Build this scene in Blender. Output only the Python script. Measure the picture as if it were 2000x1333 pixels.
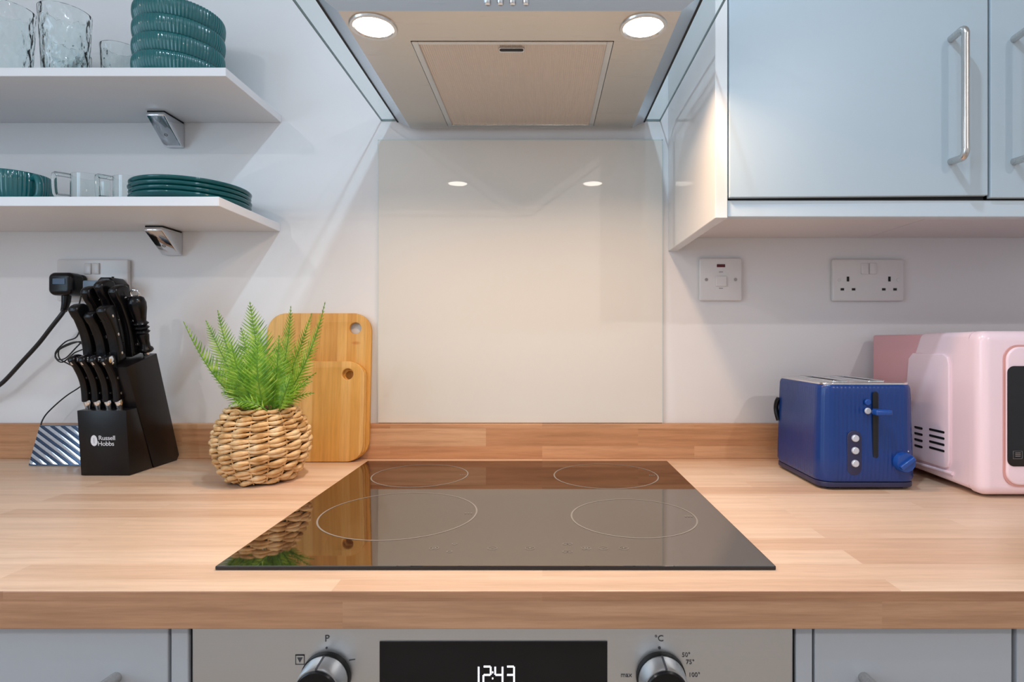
import bpy, bmesh, math, random
from mathutils import Vector, Matrix
random.seed(7)
PI = math.pi
for o in list(bpy.data.objects): bpy.data.objects.remove(o)
scene = bpy.context.scene
C = scene.collection

# ------------------------------------------------------------------ camera
# distances: D = distance in front of the camera, wall is at D = WALL (world y = 0)
WALL = 1.172; CZ = 1.152; F = 1106.0; U0, V0 = 1059.0, 665.0
cd = bpy.data.cameras.new('camera'); cam = bpy.data.objects.new('camera', cd); C.objects.link(cam)
cam.location = (0, -WALL, CZ); cam.rotation_euler = (PI/2, 0, 0)
cd.sensor_width = 36.0; cd.sensor_fit = 'HORIZONTAL'; cd.lens = 36.0*F/2000.0
cd.shift_x = -(U0-1000)/2000.0; cd.shift_y = (V0-666.5)/2000.0
cd.clip_start = 0.02
scene.camera = cam

# ------------------------------------------------------------------ world, lights, exposure
scene.view_settings.view_transform = 'Standard'; scene.view_settings.look = 'None'
scene.view_settings.gamma = 1.0; scene.view_settings.use_curve_mapping = False
scene.view_settings.exposure = 0.14
w = bpy.data.worlds.new('world'); scene.world = w; w.use_nodes = True
w.node_tree.nodes['Background'].inputs[0].default_value = (0.62, 0.78, 1.0, 1)
w.node_tree.nodes['Background'].inputs[1].default_value = 1.0

def W(D): return D - WALL
def P(X, D, Z): return Vector((X, D-WALL, CZ+Z))
def px(u, v, D): return P((u-U0)*D/F, D, (V0-v)*D/F)

def light(name, kind, loc, energy, color, **kw):
    l = bpy.data.lights.new(name, kind); l.energy = energy; l.color = color
    for k, v in kw.items(): setattr(l, k, v)
    o = bpy.data.objects.new(name, l); C.objects.link(o); o.location = loc
    return o
# daylight through the window opening in the left wall
wl = light('window_daylight', 'AREA', (-1.83, -1.60, 1.55), 13, (0.60, 0.82, 1.0), shape='RECTANGLE', size=1.2, size_y=1.2)
wl.rotation_euler = (0, -PI/2, 0)
CEIL = 2.30
# ceiling downlights, rear pair added as fill (fittings are built with the ceiling below)
DOWN = [(0.03, 0.36, 6.6), (0.215, 0.02, 1.8), (-1.27, -1.2, 9.5), (1.15, -1.1, 12.0)]
for X, D, e in DOWN:
    light('downlight_or_fill_lamp', 'AREA', (X, W(D), CEIL-0.012), e, (0.62, 0.82, 1.0) if D > 0 else (1.0, 0.93, 0.90), shape='DISK', size=0.045)

# ------------------------------------------------------------------ materials
def mat(name, color=(0.8,0.8,0.8), rough=0.5, metal=0.0, **kw):
    m = bpy.data.materials.new(name); m.use_nodes = True
    b = m.node_tree.nodes['Principled BSDF']
    b.inputs['Base Color'].default_value = (*color, 1)
    b.inputs['Roughness'].default_value = rough
    b.inputs['Metallic'].default_value = metal
    for k, v in kw.items(): b.inputs[k].default_value = v
    return m
def N(m, t, **props):
    n = m.node_tree.nodes.new(t)
    for k, v in props.items(): setattr(n, k, v)
    return n
def L(m, a, b): m.node_tree.links.new(a, b)
def bsdf(m): return m.node_tree.nodes['Principled BSDF']
def coords(m, scale=(1,1,1), rot=(0,0,0)):
    t = N(m, 'ShaderNodeTexCoord'); mp = N(m, 'ShaderNodeMapping')
    mp.inputs['Scale'].default_value = scale; mp.inputs['Rotation'].default_value = rot
    L(m, t.outputs['Object'], mp.inputs['Vector']); return mp.outputs['Vector']
def noise(m, vec, scale, detail=3, rough=0.5):
    n = N(m, 'ShaderNodeTexNoise'); n.inputs['Scale'].default_value = scale
    n.inputs['Detail'].default_value = detail; n.inputs['Roughness'].default_value = rough
    L(m, vec, n.inputs['Vector']); return n.outputs['Fac']
def ramp(m, fac, stops):
    r = N(m, 'ShaderNodeValToRGB'); e = r.color_ramp.elements
    while len(e) < len(stops): e.new(0.5)
    for i, (p, c) in enumerate(stops): e[i].position = p; e[i].color = (*c, 1)
    L(m, fac, r.inputs['Fac']); return r.outputs['Color']
def mixc(m, a, b, fac, mode='MIX'):
    n = N(m, 'ShaderNodeMix', data_type='RGBA', blend_type=mode)
    if isinstance(fac, float): n.inputs[0].default_value = fac
    else: L(m, fac, n.inputs[0])
    for s, v in ((6, a), (7, b)):
        if isinstance(v, tuple): n.inputs[s].default_value = (*v, 1)
        else: L(m, v, n.inputs[s])
    return n.outputs[2]
def bump(m, h, strength=0.2, dist=0.001):
    b = N(m, 'ShaderNodeBump'); b.inputs['Strength'].default_value = strength
    b.inputs['Distance'].default_value = dist
    L(m, h, b.inputs['Height']); L(m, b.outputs['Normal'], bsdf(m).inputs['Normal'])

def wood(name, tones, swap=None, row=0.042, length=0.62, rough=0.38, grain=0.35):
    """staves along X; swap gives the world axis used across the staves ('Y' or 'Z')"""
    m = mat(name, rough=rough)
    t = N(m, 'ShaderNodeTexCoord'); s = N(m, 'ShaderNodeSeparateXYZ'); L(m, t.outputs['Object'], s.inputs[0])
    c = N(m, 'ShaderNodeCombineXYZ')
    ax = {'X': 0, 'Y': 1, 'Z': 2}
    a, b = swap
    L(m, s.outputs[ax[a]], c.inputs[0]); L(m, s.outputs[ax[b]], c.inputs[1])
    br = N(m, 'ShaderNodeTexBrick'); br.offset = 0.37; br.squash = 1.0
    br.inputs['Scale'].default_value = 1.0
    br.inputs['Mortar Size'].default_value = 0.0
    br.inputs['Brick Width'].default_value = length; br.inputs['Row Height'].default_value = row
    br.inputs['Color1'].default_value = (0,0,0,1); br.inputs['Color2'].default_value = (1,1,1,1)
    L(m, c.outputs[0], br.inputs['Vector'])
    base = ramp(m, br.outputs['Color'], [(0.0, tones[0]), (0.5, tones[1]), (1.0, tones[2])])
    mp = N(m, 'ShaderNodeMapping'); mp.inputs['Scale'].default_value = (3.0, 60.0, 60.0)
    # shift the grain stave by stave
    addv = N(m, 'ShaderNodeVectorMath', operation='ADD')
    sc = N(m, 'ShaderNodeVectorMath', operation='SCALE'); sc.inputs['Scale'].default_value = 7.0
    L(m, br.outputs['Color'], sc.inputs[0]); L(m, c.outputs[0], addv.inputs[0]); L(m, sc.outputs[0], addv.inputs[1])
    L(m, addv.outputs[0], mp.inputs['Vector'])
    g = noise(m, mp.outputs[0], 1.6, 6, 0.62)
    mp2 = N(m, 'ShaderNodeMapping'); mp2.inputs['Scale'].default_value = (40.0, 900.0, 900.0)
    L(m, addv.outputs[0], mp2.inputs['Vector'])
    f = noise(m, mp2.outputs[0], 1.0, 2, 0.5)
    gc = ramp(m, g, [(0.30, (1-grain, 1-grain*1.15, 1-grain*1.3)), (0.60, (1,1,1))])
    fc = ramp(m, f, [(0.35, (0.90, 0.88, 0.86)), (0.6, (1,1,1))])
    col = mixc(m, mixc(m, base, gc, 1.0, 'MULTIPLY'), fc, 0.6, 'MULTIPLY')
    L(m, col, bsdf(m).inputs['Base Color']); bump(m, f, 0.06, 0.0005)
    return m
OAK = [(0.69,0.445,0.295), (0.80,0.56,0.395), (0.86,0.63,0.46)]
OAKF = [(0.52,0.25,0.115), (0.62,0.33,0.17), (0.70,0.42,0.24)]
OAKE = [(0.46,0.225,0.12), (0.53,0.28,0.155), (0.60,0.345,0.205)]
M = {}
M['worktop'] = wood('oak worktop', OAK, ('X','Y'), 0.040, 0.55, 0.36, 0.16)
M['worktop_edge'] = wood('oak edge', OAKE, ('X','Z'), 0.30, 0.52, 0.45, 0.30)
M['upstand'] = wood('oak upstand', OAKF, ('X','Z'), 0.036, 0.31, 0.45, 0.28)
BAM = [(0.70,0.34,0.06), (0.78,0.41,0.09), (0.84,0.49,0.14)]
M['bamboo'] = wood('bamboo', BAM, ('Y','X'), 0.019, 0.9, 0.45, 0.25)
M['bamboo_small'] = wood('bamboo pale', [(0.78,0.42,0.10),(0.84,0.48,0.14),(0.88,0.54,0.19)], ('Y','X'), 0.019, 0.9, 0.45, 0.20)
def add_nodes_marks(m):
    # brown bamboo nodes: short dark dashes across the strips
    t = N(m, 'ShaderNodeTexCoord'); mp = N(m, 'ShaderNodeMapping'); mp.inputs['Scale'].default_value = (30, 75, 1)
    L(m, t.outputs['Object'], mp.inputs['Vector'])
    v = N(m, 'ShaderNodeTexVoronoi'); v.inputs['Scale'].default_value = 0.33; L(m, mp.outputs[0], v.inputs['Vector'])
    old = bsdf(m).inputs['Base Color'].links[0].from_socket
    f = ramp(m, v.outputs['Distance'], [(0.05, (0.86, 0.66, 0.42)), (0.11, (1,1,1))])
    L(m, mixc(m, old, f, 1.0, 'MULTIPLY'), bsdf(m).inputs['Base Color'])
add_nodes_marks(M['bamboo']); add_nodes_marks(M['bamboo_small'])

M['wall'] = mat('painted wall', (0.80,0.80,0.81), 0.45)
n_ = noise(M['wall'], coords(M['wall']), 220, 4); bump(M['wall'], n_, 0.05, 0.0005)
M['ceiling'] = mat('ceiling paint', (0.85,0.85,0.85), 0.8)
M['floor'] = wood('floor boards', [(0.50,0.40,0.32),(0.56,0.46,0.37),(0.62,0.52,0.43)], ('X','Y'), 0.18, 1.4, 0.5, 0.3)
M['shelf'] = mat('white laminate shelf', (0.80,0.80,0.82), 0.35)
M['cab'] = mat('gloss pale blue grey door', (0.47,0.555,0.61), 0.32)
M['cab_side'] = mat('gloss white end panel', (0.78,0.78,0.78), 0.07)
M['cab_side'].node_tree.nodes['Principled BSDF'].inputs['IOR'].default_value = 1.6
M['cab_under'] = mat('white cabinet underside', (0.76,0.72,0.72), 0.3)
M['pelmet'] = mat('pale pelmet', (0.58,0.66,0.72), 0.3)
M['base'] = mat('grey white base door', (0.43,0.455,0.49), 0.35)
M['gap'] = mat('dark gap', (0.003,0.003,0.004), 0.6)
M['black'] = mat('black plastic', (0.004,0.004,0.005), 0.24)
M['blackmat'] = mat('matt black', (0.006,0.006,0.006), 0.45)
M['blockwood'] = mat('black stained wood', (0.006,0.0045,0.005), 0.30)
n_ = noise(M['blockwood'], coords(M['blockwood'], (60,60,8)), 3, 4); bump(M['blockwood'], n_, 0.1, 0.0004)
M['cable'] = mat('cable', (0.01,0.01,0.012), 0.4)
M['socket'] = mat('white socket plastic', (0.74,0.73,0.73), 0.25)
M['hole'] = mat('socket hole', (0.01,0.01,0.01), 0.7)
M['red'] = mat('red neon lens', (0.10,0.005,0.01), 0.2)
M['wedge_back'] = mat('dark blue mirror', (0.05,0.08,0.14), 0.12, 0.6)
M['screw'] = mat('screw metal', (0.35,0.33,0.32), 0.35, 1.0)
M['chrome'] = mat('chrome', (0.75,0.78,0.82), 0.07, 1.0)
M['steelp'] = mat('polished steel', (0.75,0.74,0.73), 0.15, 1.0)
M['greyplastic'] = mat('grey plastic', (0.13,0.19,0.26), 0.35)
M['label'] = mat('plug label', (0.03,0.06,0.13), 0.2)

def brushed(name, color, rough, scale):
    m = mat(name, color, rough, 1.0)
    n = noise(m, coords(m, scale), 1.0, 3, 0.6)
    bump(m, n, 0.12, 0.0004)
    mr = N(m, 'ShaderNodeMapRange'); mr.inputs[3].default_value = rough*0.75; mr.inputs[4].default_value = rough*1.3
    L(m, n, mr.inputs[0]); L(m, mr.outputs[0], bsdf(m).inputs['Roughness']); return m
M['hood'] = brushed('brushed steel hood', (0.68,0.635,0.58), 0.30, (8, 900, 900))  # warm lamp light tinted into the steel colour
M['hood_rim'] = brushed('brushed steel hood rim', (0.58,0.63,0.68), 0.24, (8, 900, 900))  # same steel, cool room reflection tinted into its colour
M['fascia'] = brushed('brushed steel oven', (0.62,0.64,0.655), 0.36, (6, 900, 900))
M['handle'] = brushed('brushed nickel handle', (0.62,0.60,0.58), 0.25, (900, 900, 10))
M['filter'] = mat('filter mesh', (0.72,0.62,0.54), 0.42, 0.75)  # lamp warmth mixed into the mesh colour
fv = N(M['filter'], 'ShaderNodeTexWave', wave_type='BANDS', bands_direction='X'); fv.inputs['Scale'].default_value = 95
L(M['filter'], coords(M['filter']), fv.inputs['Vector']); bump(M['filter'], fv.outputs['Fac'], 0.5, 0.001)
M['filter_frame'] = mat('filter frame', (0.72,0.71,0.69), 0.25, 1.0)
M['lamp'] = mat('lamp diffuser', (1,1,1), 0.4)
bsdf(M['lamp']).inputs['Emission Color'].default_value = (1.0, 0.93, 0.82, 1); bsdf(M['lamp']).inputs['Emission Strength'].default_value = 14
M['downlamp'] = mat('downlight diffuser', (1,1,1), 0.4)
bsdf(M['downlamp']).inputs['Emission Color'].default_value = (0.9,0.95,1.0,1); bsdf(M['downlamp']).inputs['Emission Strength'].default_value = 10
M['hob'] = mat('black ceramic glass', (0.010,0.009,0.009), 0.03)
bsdf(M['hob']).inputs['IOR'].default_value = 3.8; bsdf(M['hob']).inputs['Specular Tint'].default_value = (1.0,0.90,0.80,1)
M['hobmark'] = mat('hob print', (0.24,0.215,0.19), 0.5)
M['hobedge'] = mat('hob edge', (0.01,0.01,0.012), 0.3)
M['oven_glass'] = mat('oven display glass', (0.008,0.008,0.009), 0.06)
M['digits'] = mat('led digits', (0.9,0.9,1), 0.5)
bsdf(M['digits']).inputs['Emission Color'].default_value = (0.85,0.85,1,1); bsdf(M['digits']).inputs['Emission Strength'].default_value = 1.3
M['print'] = mat('dark print', (0.05,0.05,0.055), 0.5)
M['logo'] = mat('white print', (0.75,0.76,0.8), 0.5)
M['teal'] = mat('teal glazed ceramic', (0.004,0.125,0.135), 0.13)
bsdf(M['teal']).inputs['Coat Weight'].default_value = 0.5
M['tealdark'] = mat('teal glaze deep', (0.003,0.09,0.095), 0.10)
M['navy'] = mat('navy plastic', (0.004,0.036,0.19), 0.27)
M['navy2'] = mat('navy knob', (0.012,0.07,0.32), 0.25)
M['navybase'] = mat('navy base', (0.02,0.022,0.07), 0.4)
M['icon'] = mat('silver button', (0.62,0.65,0.72), 0.3, 0.3)
M['pink'] = mat('pink enamel', (0.97,0.74,0.79), 0.22)
M['pinkrear'] = mat('pink rear casing', (0.78,0.40,0.42), 0.35)
M['pinkgroove'] = mat('pink door groove', (0.72,0.36,0.32), 0.3)
M['mwglass'] = mat('microwave window', (0.004,0.0035,0.005), 0.06)
M['soil'] = mat('dark liner', (0.02,0.012,0.008), 0.9)

def glassmat(name, tint, tr=0.98, ior=1.5, extra=0.0, roughn=0.0):
    m = bpy.data.materials.new(name); m.use_nodes = True; nt = m.node_tree
    for n in list(nt.nodes):
        if n.type != 'OUTPUT_MATERIAL': nt.nodes.remove(n)
    out = nt.nodes[0]
    t = N(m, 'ShaderNodeBsdfTransparent'); t.inputs[0].default_value = (*tint, 1)
    g = N(m, 'ShaderNodeBsdfGlossy'); g.inputs['Roughness'].default_value = roughn
    f = N(m, 'ShaderNodeFresnel'); f.inputs['IOR'].default_value = ior
    mx = N(m, 'ShaderNodeMixShader'); gm = N(m, 'ShaderNodeNewGeometry'); iv = N(m, 'ShaderNodeMath', operation='SUBTRACT'); iv.inputs[0].default_value = 1.0
    L(m, gm.outputs['Backfacing'], iv.inputs[1]); mu = N(m, 'ShaderNodeMath', operation='MULTIPLY'); L(m, f.outputs[0], mu.inputs[0]); L(m, iv.outputs[0], mu.inputs[1])
    L(m, mu.outputs[0], mx.inputs[0]); L(m, t.outputs[0], mx.inputs[1]); L(m, g.outputs[0], mx.inputs[2])
    L(m, mx.outputs[0], out.inputs[0]); return m
M['pane'] = glassmat('clear pane', (0.955,0.975,0.97))
M['splash'] = mat('back painted pale glass', (0.73,0.715,0.675), 0.015)
M['pane_edge'] = mat('green glass edge', (0.16,0.24,0.25), 0.25)
M['pane_edge_soft'] = mat('pale glass edge', (0.62,0.70,0.69), 0.2)
def realglass(name, bumpy):
    m = mat(name, (0.93,0.98,0.98), 0.02)
    bsdf(m).inputs['Transmission Weight'].default_value = 1.0; bsdf(m).inputs['IOR'].default_value = 1.45
    if bumpy:
        v = N(m, 'ShaderNodeTexVoronoi', feature='SMOOTH_F1'); v.inputs['Scale'].default_value = 110
        L(m, coords(m, (1,1,0.55)), v.inputs['Vector']); bump(m, v.outputs['Distance'], 1.0, 0.0035)
    return m
M['tumbler'] = realglass('crackle glass', True)
M['clear'] = realglass('clear glass', False)

m = M['leaf'] = mat('fern leaf', (0.20,0.48,0.04), 0.38)
bsdf(m).inputs['Subsurface Weight'].default_value = 0.0
nn = noise(m, coords(m), 70, 5, 0.65)
L(m, ramp(m, nn, [(0.34, (0.04,0.16,0.008)), (0.50, (0.19,0.43,0.025)), (0.66, (0.50,0.68,0.10))]), bsdf(m).inputs['Base Color'])
tl = N(m, 'ShaderNodeBsdfTranslucent'); tl.inputs[0].default_value = (0.35,0.62,0.06,1)
mx = N(m, 'ShaderNodeMixShader'); mx.inputs[0].default_value = 0.3
out = [n for n in m.node_tree.nodes if n.type == 'OUTPUT_MATERIAL'][0]
L(m, bsdf(m).outputs[0], mx.inputs[1]); L(m, tl.outputs[0], mx.inputs[2]); L(m, mx.outputs[0], out.inputs[0])
M['stem'] = mat('fern stem', (0.10,0.24,0.02), 0.5)
m = M['wicker'] = mat('water hyacinth', (0.7,0.48,0.28), 0.5)
n1 = noise(m, coords(m, (1,1,1)), 45, 3); n2 = noise(m, coords(m, (60,60,700)), 1.0, 3)
L(m, mixc(m, ramp(m, n1, [(0.32,(0.50,0.27,0.09)),(0.5,(0.76,0.49,0.23)),(0.68,(0.88,0.66,0.39))]), ramp(m, n2, [(0.35,(0.72,0.66,0.58)),(0.55,(1,1,1))]), 0.8, 'MULTIPLY'), bsdf(m).inputs['Base Color'])
bump(m, n2, 0.5, 0.001)
m = M['mirror_strip'] = mat('striped mirror', (0.72,0.78,0.86), 0.10, 1.0)

for k_ in ('blockwood','oven_glass','black','blackmat'):
    bsdf(M[k_]).inputs['Specular IOR Level'].default_value = 0.28
# ------------------------------------------------------------------ mesh helpers
def obj(name, bm, material, parent=None, smooth=False, angle=None):
    me = bpy.data.meshes.new(name)
    if isinstance(bm, bpy.types.Mesh): me = bm
    else:
        bmesh.ops.recalc_face_normals(bm, faces=bm.faces)
        bm.to_mesh(me); bm.free()
    mats = material if isinstance(material, (list, tuple)) else [material]
    for x in mats: me.materials.append(x)
    if smooth:
        for p in me.polygons: p.use_smooth = True
        if angle:
            try: me.set_sharp_from_angle(angle=angle)
            except Exception: pass
    o = bpy.data.objects.new(name, me); C.objects.link(o)
    if parent:
        root = parent
        while root.parent: root = root.parent
        me.transform(Matrix.Translation(-root.location))
        o.parent = parent
    return o
def thing(name, label, cat, loc=(0,0,0), group=None):
    o = bpy.data.objects.new(name, None); C.objects.link(o); o.location = loc; o.empty_display_size = 0.05
    o['label'] = label; o['category'] = cat
    if group: o['group'] = group
    return o
def tag(o, label, cat, group=None):
    o['label'] = label; o['category'] = cat
    if group: o['group'] = group
    return o
def struct(name, bm, material):
    o = obj(name, bm, material); o['kind'] = 'structure'; return o
def copy_tree(o, parent=None):
    c = o.copy(); C.objects.link(c)
    if parent: c.parent = parent
    for ch in list(o.children): copy_tree(ch, c)
    return c
def box(bm, x0,x1,y0,y1,z0,z1, bev=0.0, seg=2, mi=0):
    r = bmesh.ops.create_cube(bm, size=1.0)
    for v in r['verts']:
        v.co = Vector((x0+(v.co.x+.5)*(x1-x0), y0+(v.co.y+.5)*(y1-y0), z0+(v.co.z+.5)*(z1-z0)))
    fs = set(f for v in r['verts'] for f in v.link_faces)
    for f in fs: f.material_index = mi
    if bev:
        es = list(set(e for v in r['verts'] for e in v.link_edges))
        bmesh.ops.bevel(bm, geom=es, offset=bev, segments=seg, profile=0.5, affect='EDGES')
def bx(*a, **k):
    bm = bmesh.new(); box(bm, *a, **k); return bm
def boxD(X0,X1,D0,D1,Z0,Z1, bev=0.0, seg=2, bm=None, mi=0):
    bm = bm or bmesh.new(); box(bm, X0,X1,W(D0),W(D1),CZ+Z0,CZ+Z1,bev,seg,mi); return bm
def tube(bm, pts, r, seg=10, cap=True, flat=None):
    """round tube; r number or list; flat=(nvec, k) squashes along nvec"""
    pts = [Vector(p) for p in pts]; n = len(pts)
    rs = r if isinstance(r, (list, tuple)) else [r]*n
    t0 = (pts[1]-pts[0]).normalized()
    ref = Vector((0,0,1)) if abs(t0.z) < .9 else Vector((1,0,0))
    nrm = t0.cross(ref).normalized(); rings = []
    for i in range(n):
        t = (pts[min(i+1,n-1)]-pts[max(i-1,0)]).normalized()
        nrm = (nrm - t*nrm.dot(t)).normalized(); b = t.cross(nrm)
        ring = []
        for k in range(seg):
            a = 2*PI*k/seg; d = nrm*math.cos(a)+b*math.sin(a)
            if flat:
                fn, kf = flat; d = d - fn*(d.dot(fn))*(1-kf)
            ring.append(bm.verts.new(pts[i]+d*rs[i]))
        rings.append(ring)
    for i in range(n-1):
        for k in range(seg):
            bm.faces.new((rings[i][k], rings[i][(k+1)%seg], rings[i+1][(k+1)%seg], rings[i+1][k]))
    if cap:
        bm.faces.new(rings[0]); bm.faces.new(rings[-1])
    return rings
def smooth_pts(ctrl, n=12):
    """Catmull-Rom through ctrl"""
    c = [Vector(p) for p in ctrl]; c = [c[0]*2-c[1]] + c + [c[-1]*2-c[-2]]; out = []
    for i in range(1, len(c)-2):
        for k in range(n):
            t = k/n; a,b,d,e = c[i-1],c[i],c[i+1],c[i+2]
            out.append(0.5*((2*b)+(d-a)*t+(2*a-5*b+4*d-e)*t*t+(3*b-a-3*d+e)*t**3))
    out.append(c[-2]); return out
def lathe(bm, prof, seg=48, axis=Matrix.Identity(4), rib=None, closed=False):
    """prof list of (r,z); rib(theta, i)-> delta r"""
    rings = []
    for i, (r, z) in enumerate(prof):
        ring = []
        for k in range(seg):
            a = 2*PI*k/seg; rr = r + (rib(a, i) if rib else 0)
            ring.append(bm.verts.new(axis @ Vector((rr*math.cos(a), rr*math.sin(a), z))))
        rings.append(ring)
    for i in range(len(rings)-1):
        for k in range(seg):
            bm.faces.new((rings[i][k], rings[i][(k+1)%seg], rings[i+1][(k+1)%seg], rings[i+1][k]))
    if not closed:
        bm.faces.new(rings[0]); bm.faces.new(rings[-1])
    else:
        for k in range(seg):
            bm.faces.new((rings[-1][k], rings[-1][(k+1)%seg], rings[0][(k+1)%seg], rings[0][k]))
def prism(bm, poly, vec):
    """closed solid from 3D polygon swept by vec"""
    a = [bm.verts.new(Vector(p)) for p in poly]; b = [bm.verts.new(Vector(p)+Vector(vec)) for p in poly]
    bm.faces.new(a); bm.faces.new(b[::-1]); n = len(a)
    for i in range(n): bm.faces.new((a[i], a[(i+1)%n], b[(i+1)%n], b[i]))
def rrect(x0,x1,y0,y1,r,seg=8):
    pts = []
    for cx,cy,a0 in ((x1-r,y1-r,0),(x0+r,y1-r,PI/2),(x0+r,y0+r,PI),(x1-r,y0+r,1.5*PI)):
        for k in range(seg+1):
            a = a0+PI/2*k/seg; pts.append((cx+r*math.cos(a), cy+r*math.sin(a)))
    return pts
def circ(cx,cy,r,n=32): return [(cx+r*math.cos(2*PI*k/n), cy+r*math.sin(2*PI*k/n)) for k in range(n)]
def plate(outlines, thick, bevel=0.0, mtx=Matrix.Identity(4), bres=2):
    """2D outlines (with holes) -> solid sheet centred on its local z=0, placed by mtx"""
    cu = bpy.data.curves.new('c', 'CURVE'); cu.dimensions = '2D'; cu.fill_mode = 'BOTH'
    cu.extrude = thick/2 - bevel; cu.bevel_depth = bevel; cu.bevel_resolution = bres; cu.offset = -bevel
    for o_ in outlines:
        s = cu.splines.new('POLY'); s.points.add(len(o_)-1); s.use_cyclic_u = True
        for p, q in zip(s.points, o_): p.co = (q[0], q[1], 0, 1)
    return curve_mesh(cu, mtx)
def curve_mesh(cu, mtx):
    o = bpy.data.objects.new('tmp', cu); C.objects.link(o)
    dg = bpy.context.evaluated_depsgraph_get(); dg.update()
    me = bpy.data.meshes.new_from_object(o.evaluated_get(dg))
    bpy.data.objects.remove(o); bpy.data.curves.remove(cu)
    me.transform(mtx)
    bm = bmesh.new(); bm.from_mesh(me); bmesh.ops.remove_doubles(bm, verts=bm.verts, dist=1e-6); bpy.data.meshes.remove(me)
    return bm
def text(s, size, mtx, thick=0.0003, align='CENTER', spacing=1.0, line=1.0):
    cu = bpy.data.curves.new('t', 'FONT'); cu.body = s; cu.size = size; cu.extrude = thick
    cu.align_x = align; cu.align_y = 'CENTER'; cu.space_character = spacing; cu.space_line = line; cu.resolution_u = 3
    return curve_mesh(cu, mtx)
def join(bms):
    out = bmesh.new()
    for b in bms:
        me = bpy.data.meshes.new('j'); b.to_mesh(me); b.free(); out.from_mesh(me); bpy.data.meshes.remove(me)
    return out
def front(X, D, Z):
    """frame for a sheet facing the camera at (X,D,Z): local x right, local y up, local z towards camera"""
    return Matrix.Translation(P(X,D,Z)) @ Matrix.Rotation(PI/2, 4, 'X')

# ------------------------------------------------------------------ the room
XL, XR, YB = -1.75, 2.05, -3.10
T = 0.1
struct('floor', bx(XL-T,XR+T,YB-T,T,-0.05,0), M['floor'])
struct('ceiling', bx(XL-T,XR+T,YB-T,T,CEIL,CEIL+0.06), M['ceiling'])
struct('wall_back', bx(XL-T,XR+T,0,T,0,CEIL), M['wall'])
bm = bmesh.new()
box(bm, XL-T,XL,-1.0,0,0,CEIL); box(bm, XL-T,XL,YB,-2.2,0,CEIL)
box(bm, XL-T,XL,-2.2,-1.0,0,0.95); box(bm, XL-T,XL,-2.2,-1.0,2.15,CEIL)
struct('wall_left', bm, M['wall'])
struct('wall_right', bx(XR,XR+T,YB,0,0,CEIL), M['wall'])
struct('wall_front', bx(XL-T,XR+T,YB-T,YB,0,CEIL), M['wall'])
bm = bmesh.new()
for a in ((-2.2,-2.15,0.95,2.15),(-1.05,-1.0,0.95,2.15),(-1.63,-1.57,1.0,2.1),(-2.15,-1.05,0.95,1.0),(-2.15,-1.05,2.1,2.15)):
    box(bm, XL-0.07,XL-0.03,a[0],a[1],a[2],a[3])
struct('window_1', bm, M['ceiling'])
names_d = ['ceiling downlight nearest the cooker hood', 'ceiling downlight above the camera position', 'added fill downlight at the left of the room', 'added fill downlight at the right of the room']
for (X, D, e), nm in zip(DOWN, names_d):
    t = thing('ceiling_or_fill_downlight', 'round white '+nm, 'light', (X, W(D), CEIL), 'recessed ceiling and added fill downlights')
    bm = bmesh.new(); lathe(bm, [(0.046,CEIL-0.006),(0.046,CEIL-0.0005),(0.033,CEIL-0.0005),(0.033,CEIL-0.006)], 32, Matrix.Translation((X,W(D),0)), closed=True)
    obj('trim_ring', bm, M['ceiling'], t)
    bm = bmesh.new(); lathe(bm, [(0.033,CEIL-0.003),(0.033,CEIL-0.0005)], 32, Matrix.Translation((X,W(D),0)))
    obj('diffuser', bm, M['downlamp'], t)

# ------------------------------------------------------------------ worktop, upstand, splashback
TOP = -0.242      # worktop surface relative to the eye
HX = -0.049       # hob centre
bm = bmesh.new()
x0, x1 = -1.70, 2.0
y0, y1 = W(0.546), -0.001
z0, z1 = CZ+TOP-0.037, CZ+TOP
box(bm, x0,x1,y0,y1,z0,z1, 0.0012, 2)
bm.normal_update()
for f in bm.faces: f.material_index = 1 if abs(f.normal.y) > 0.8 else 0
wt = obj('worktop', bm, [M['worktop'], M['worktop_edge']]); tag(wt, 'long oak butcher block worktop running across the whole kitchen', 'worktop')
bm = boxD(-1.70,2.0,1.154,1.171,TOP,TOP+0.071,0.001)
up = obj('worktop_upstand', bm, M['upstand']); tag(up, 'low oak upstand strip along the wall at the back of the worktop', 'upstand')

t = thing('glass_splashback', 'plain glass splashback panel with a pale polished edge on the wall behind the hob', 'splashback', P(HX,WALL-0.004,TOP+0.0712))
sx0, sx1, sz0, sz1 = -0.338, 0.248, TOP+0.0712, 0.413
obj('glass_panel', boxD(sx0+.0015,sx1-.0015,1.1645,1.1705,sz0+.001,sz1-.0015), M['splash'], t)
bm = boxD(sx0,sx0+.0014,1.1645,1.1705,sz0,sz1); boxD(sx1-.0014,sx1,1.1645,1.1705,sz0,sz1,bm=bm); boxD(sx0,sx1,1.1645,1.1705,sz1-.0014,sz1,bm=bm)
obj('polished_edge', bm, M['pane_edge_soft'], t)

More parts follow.
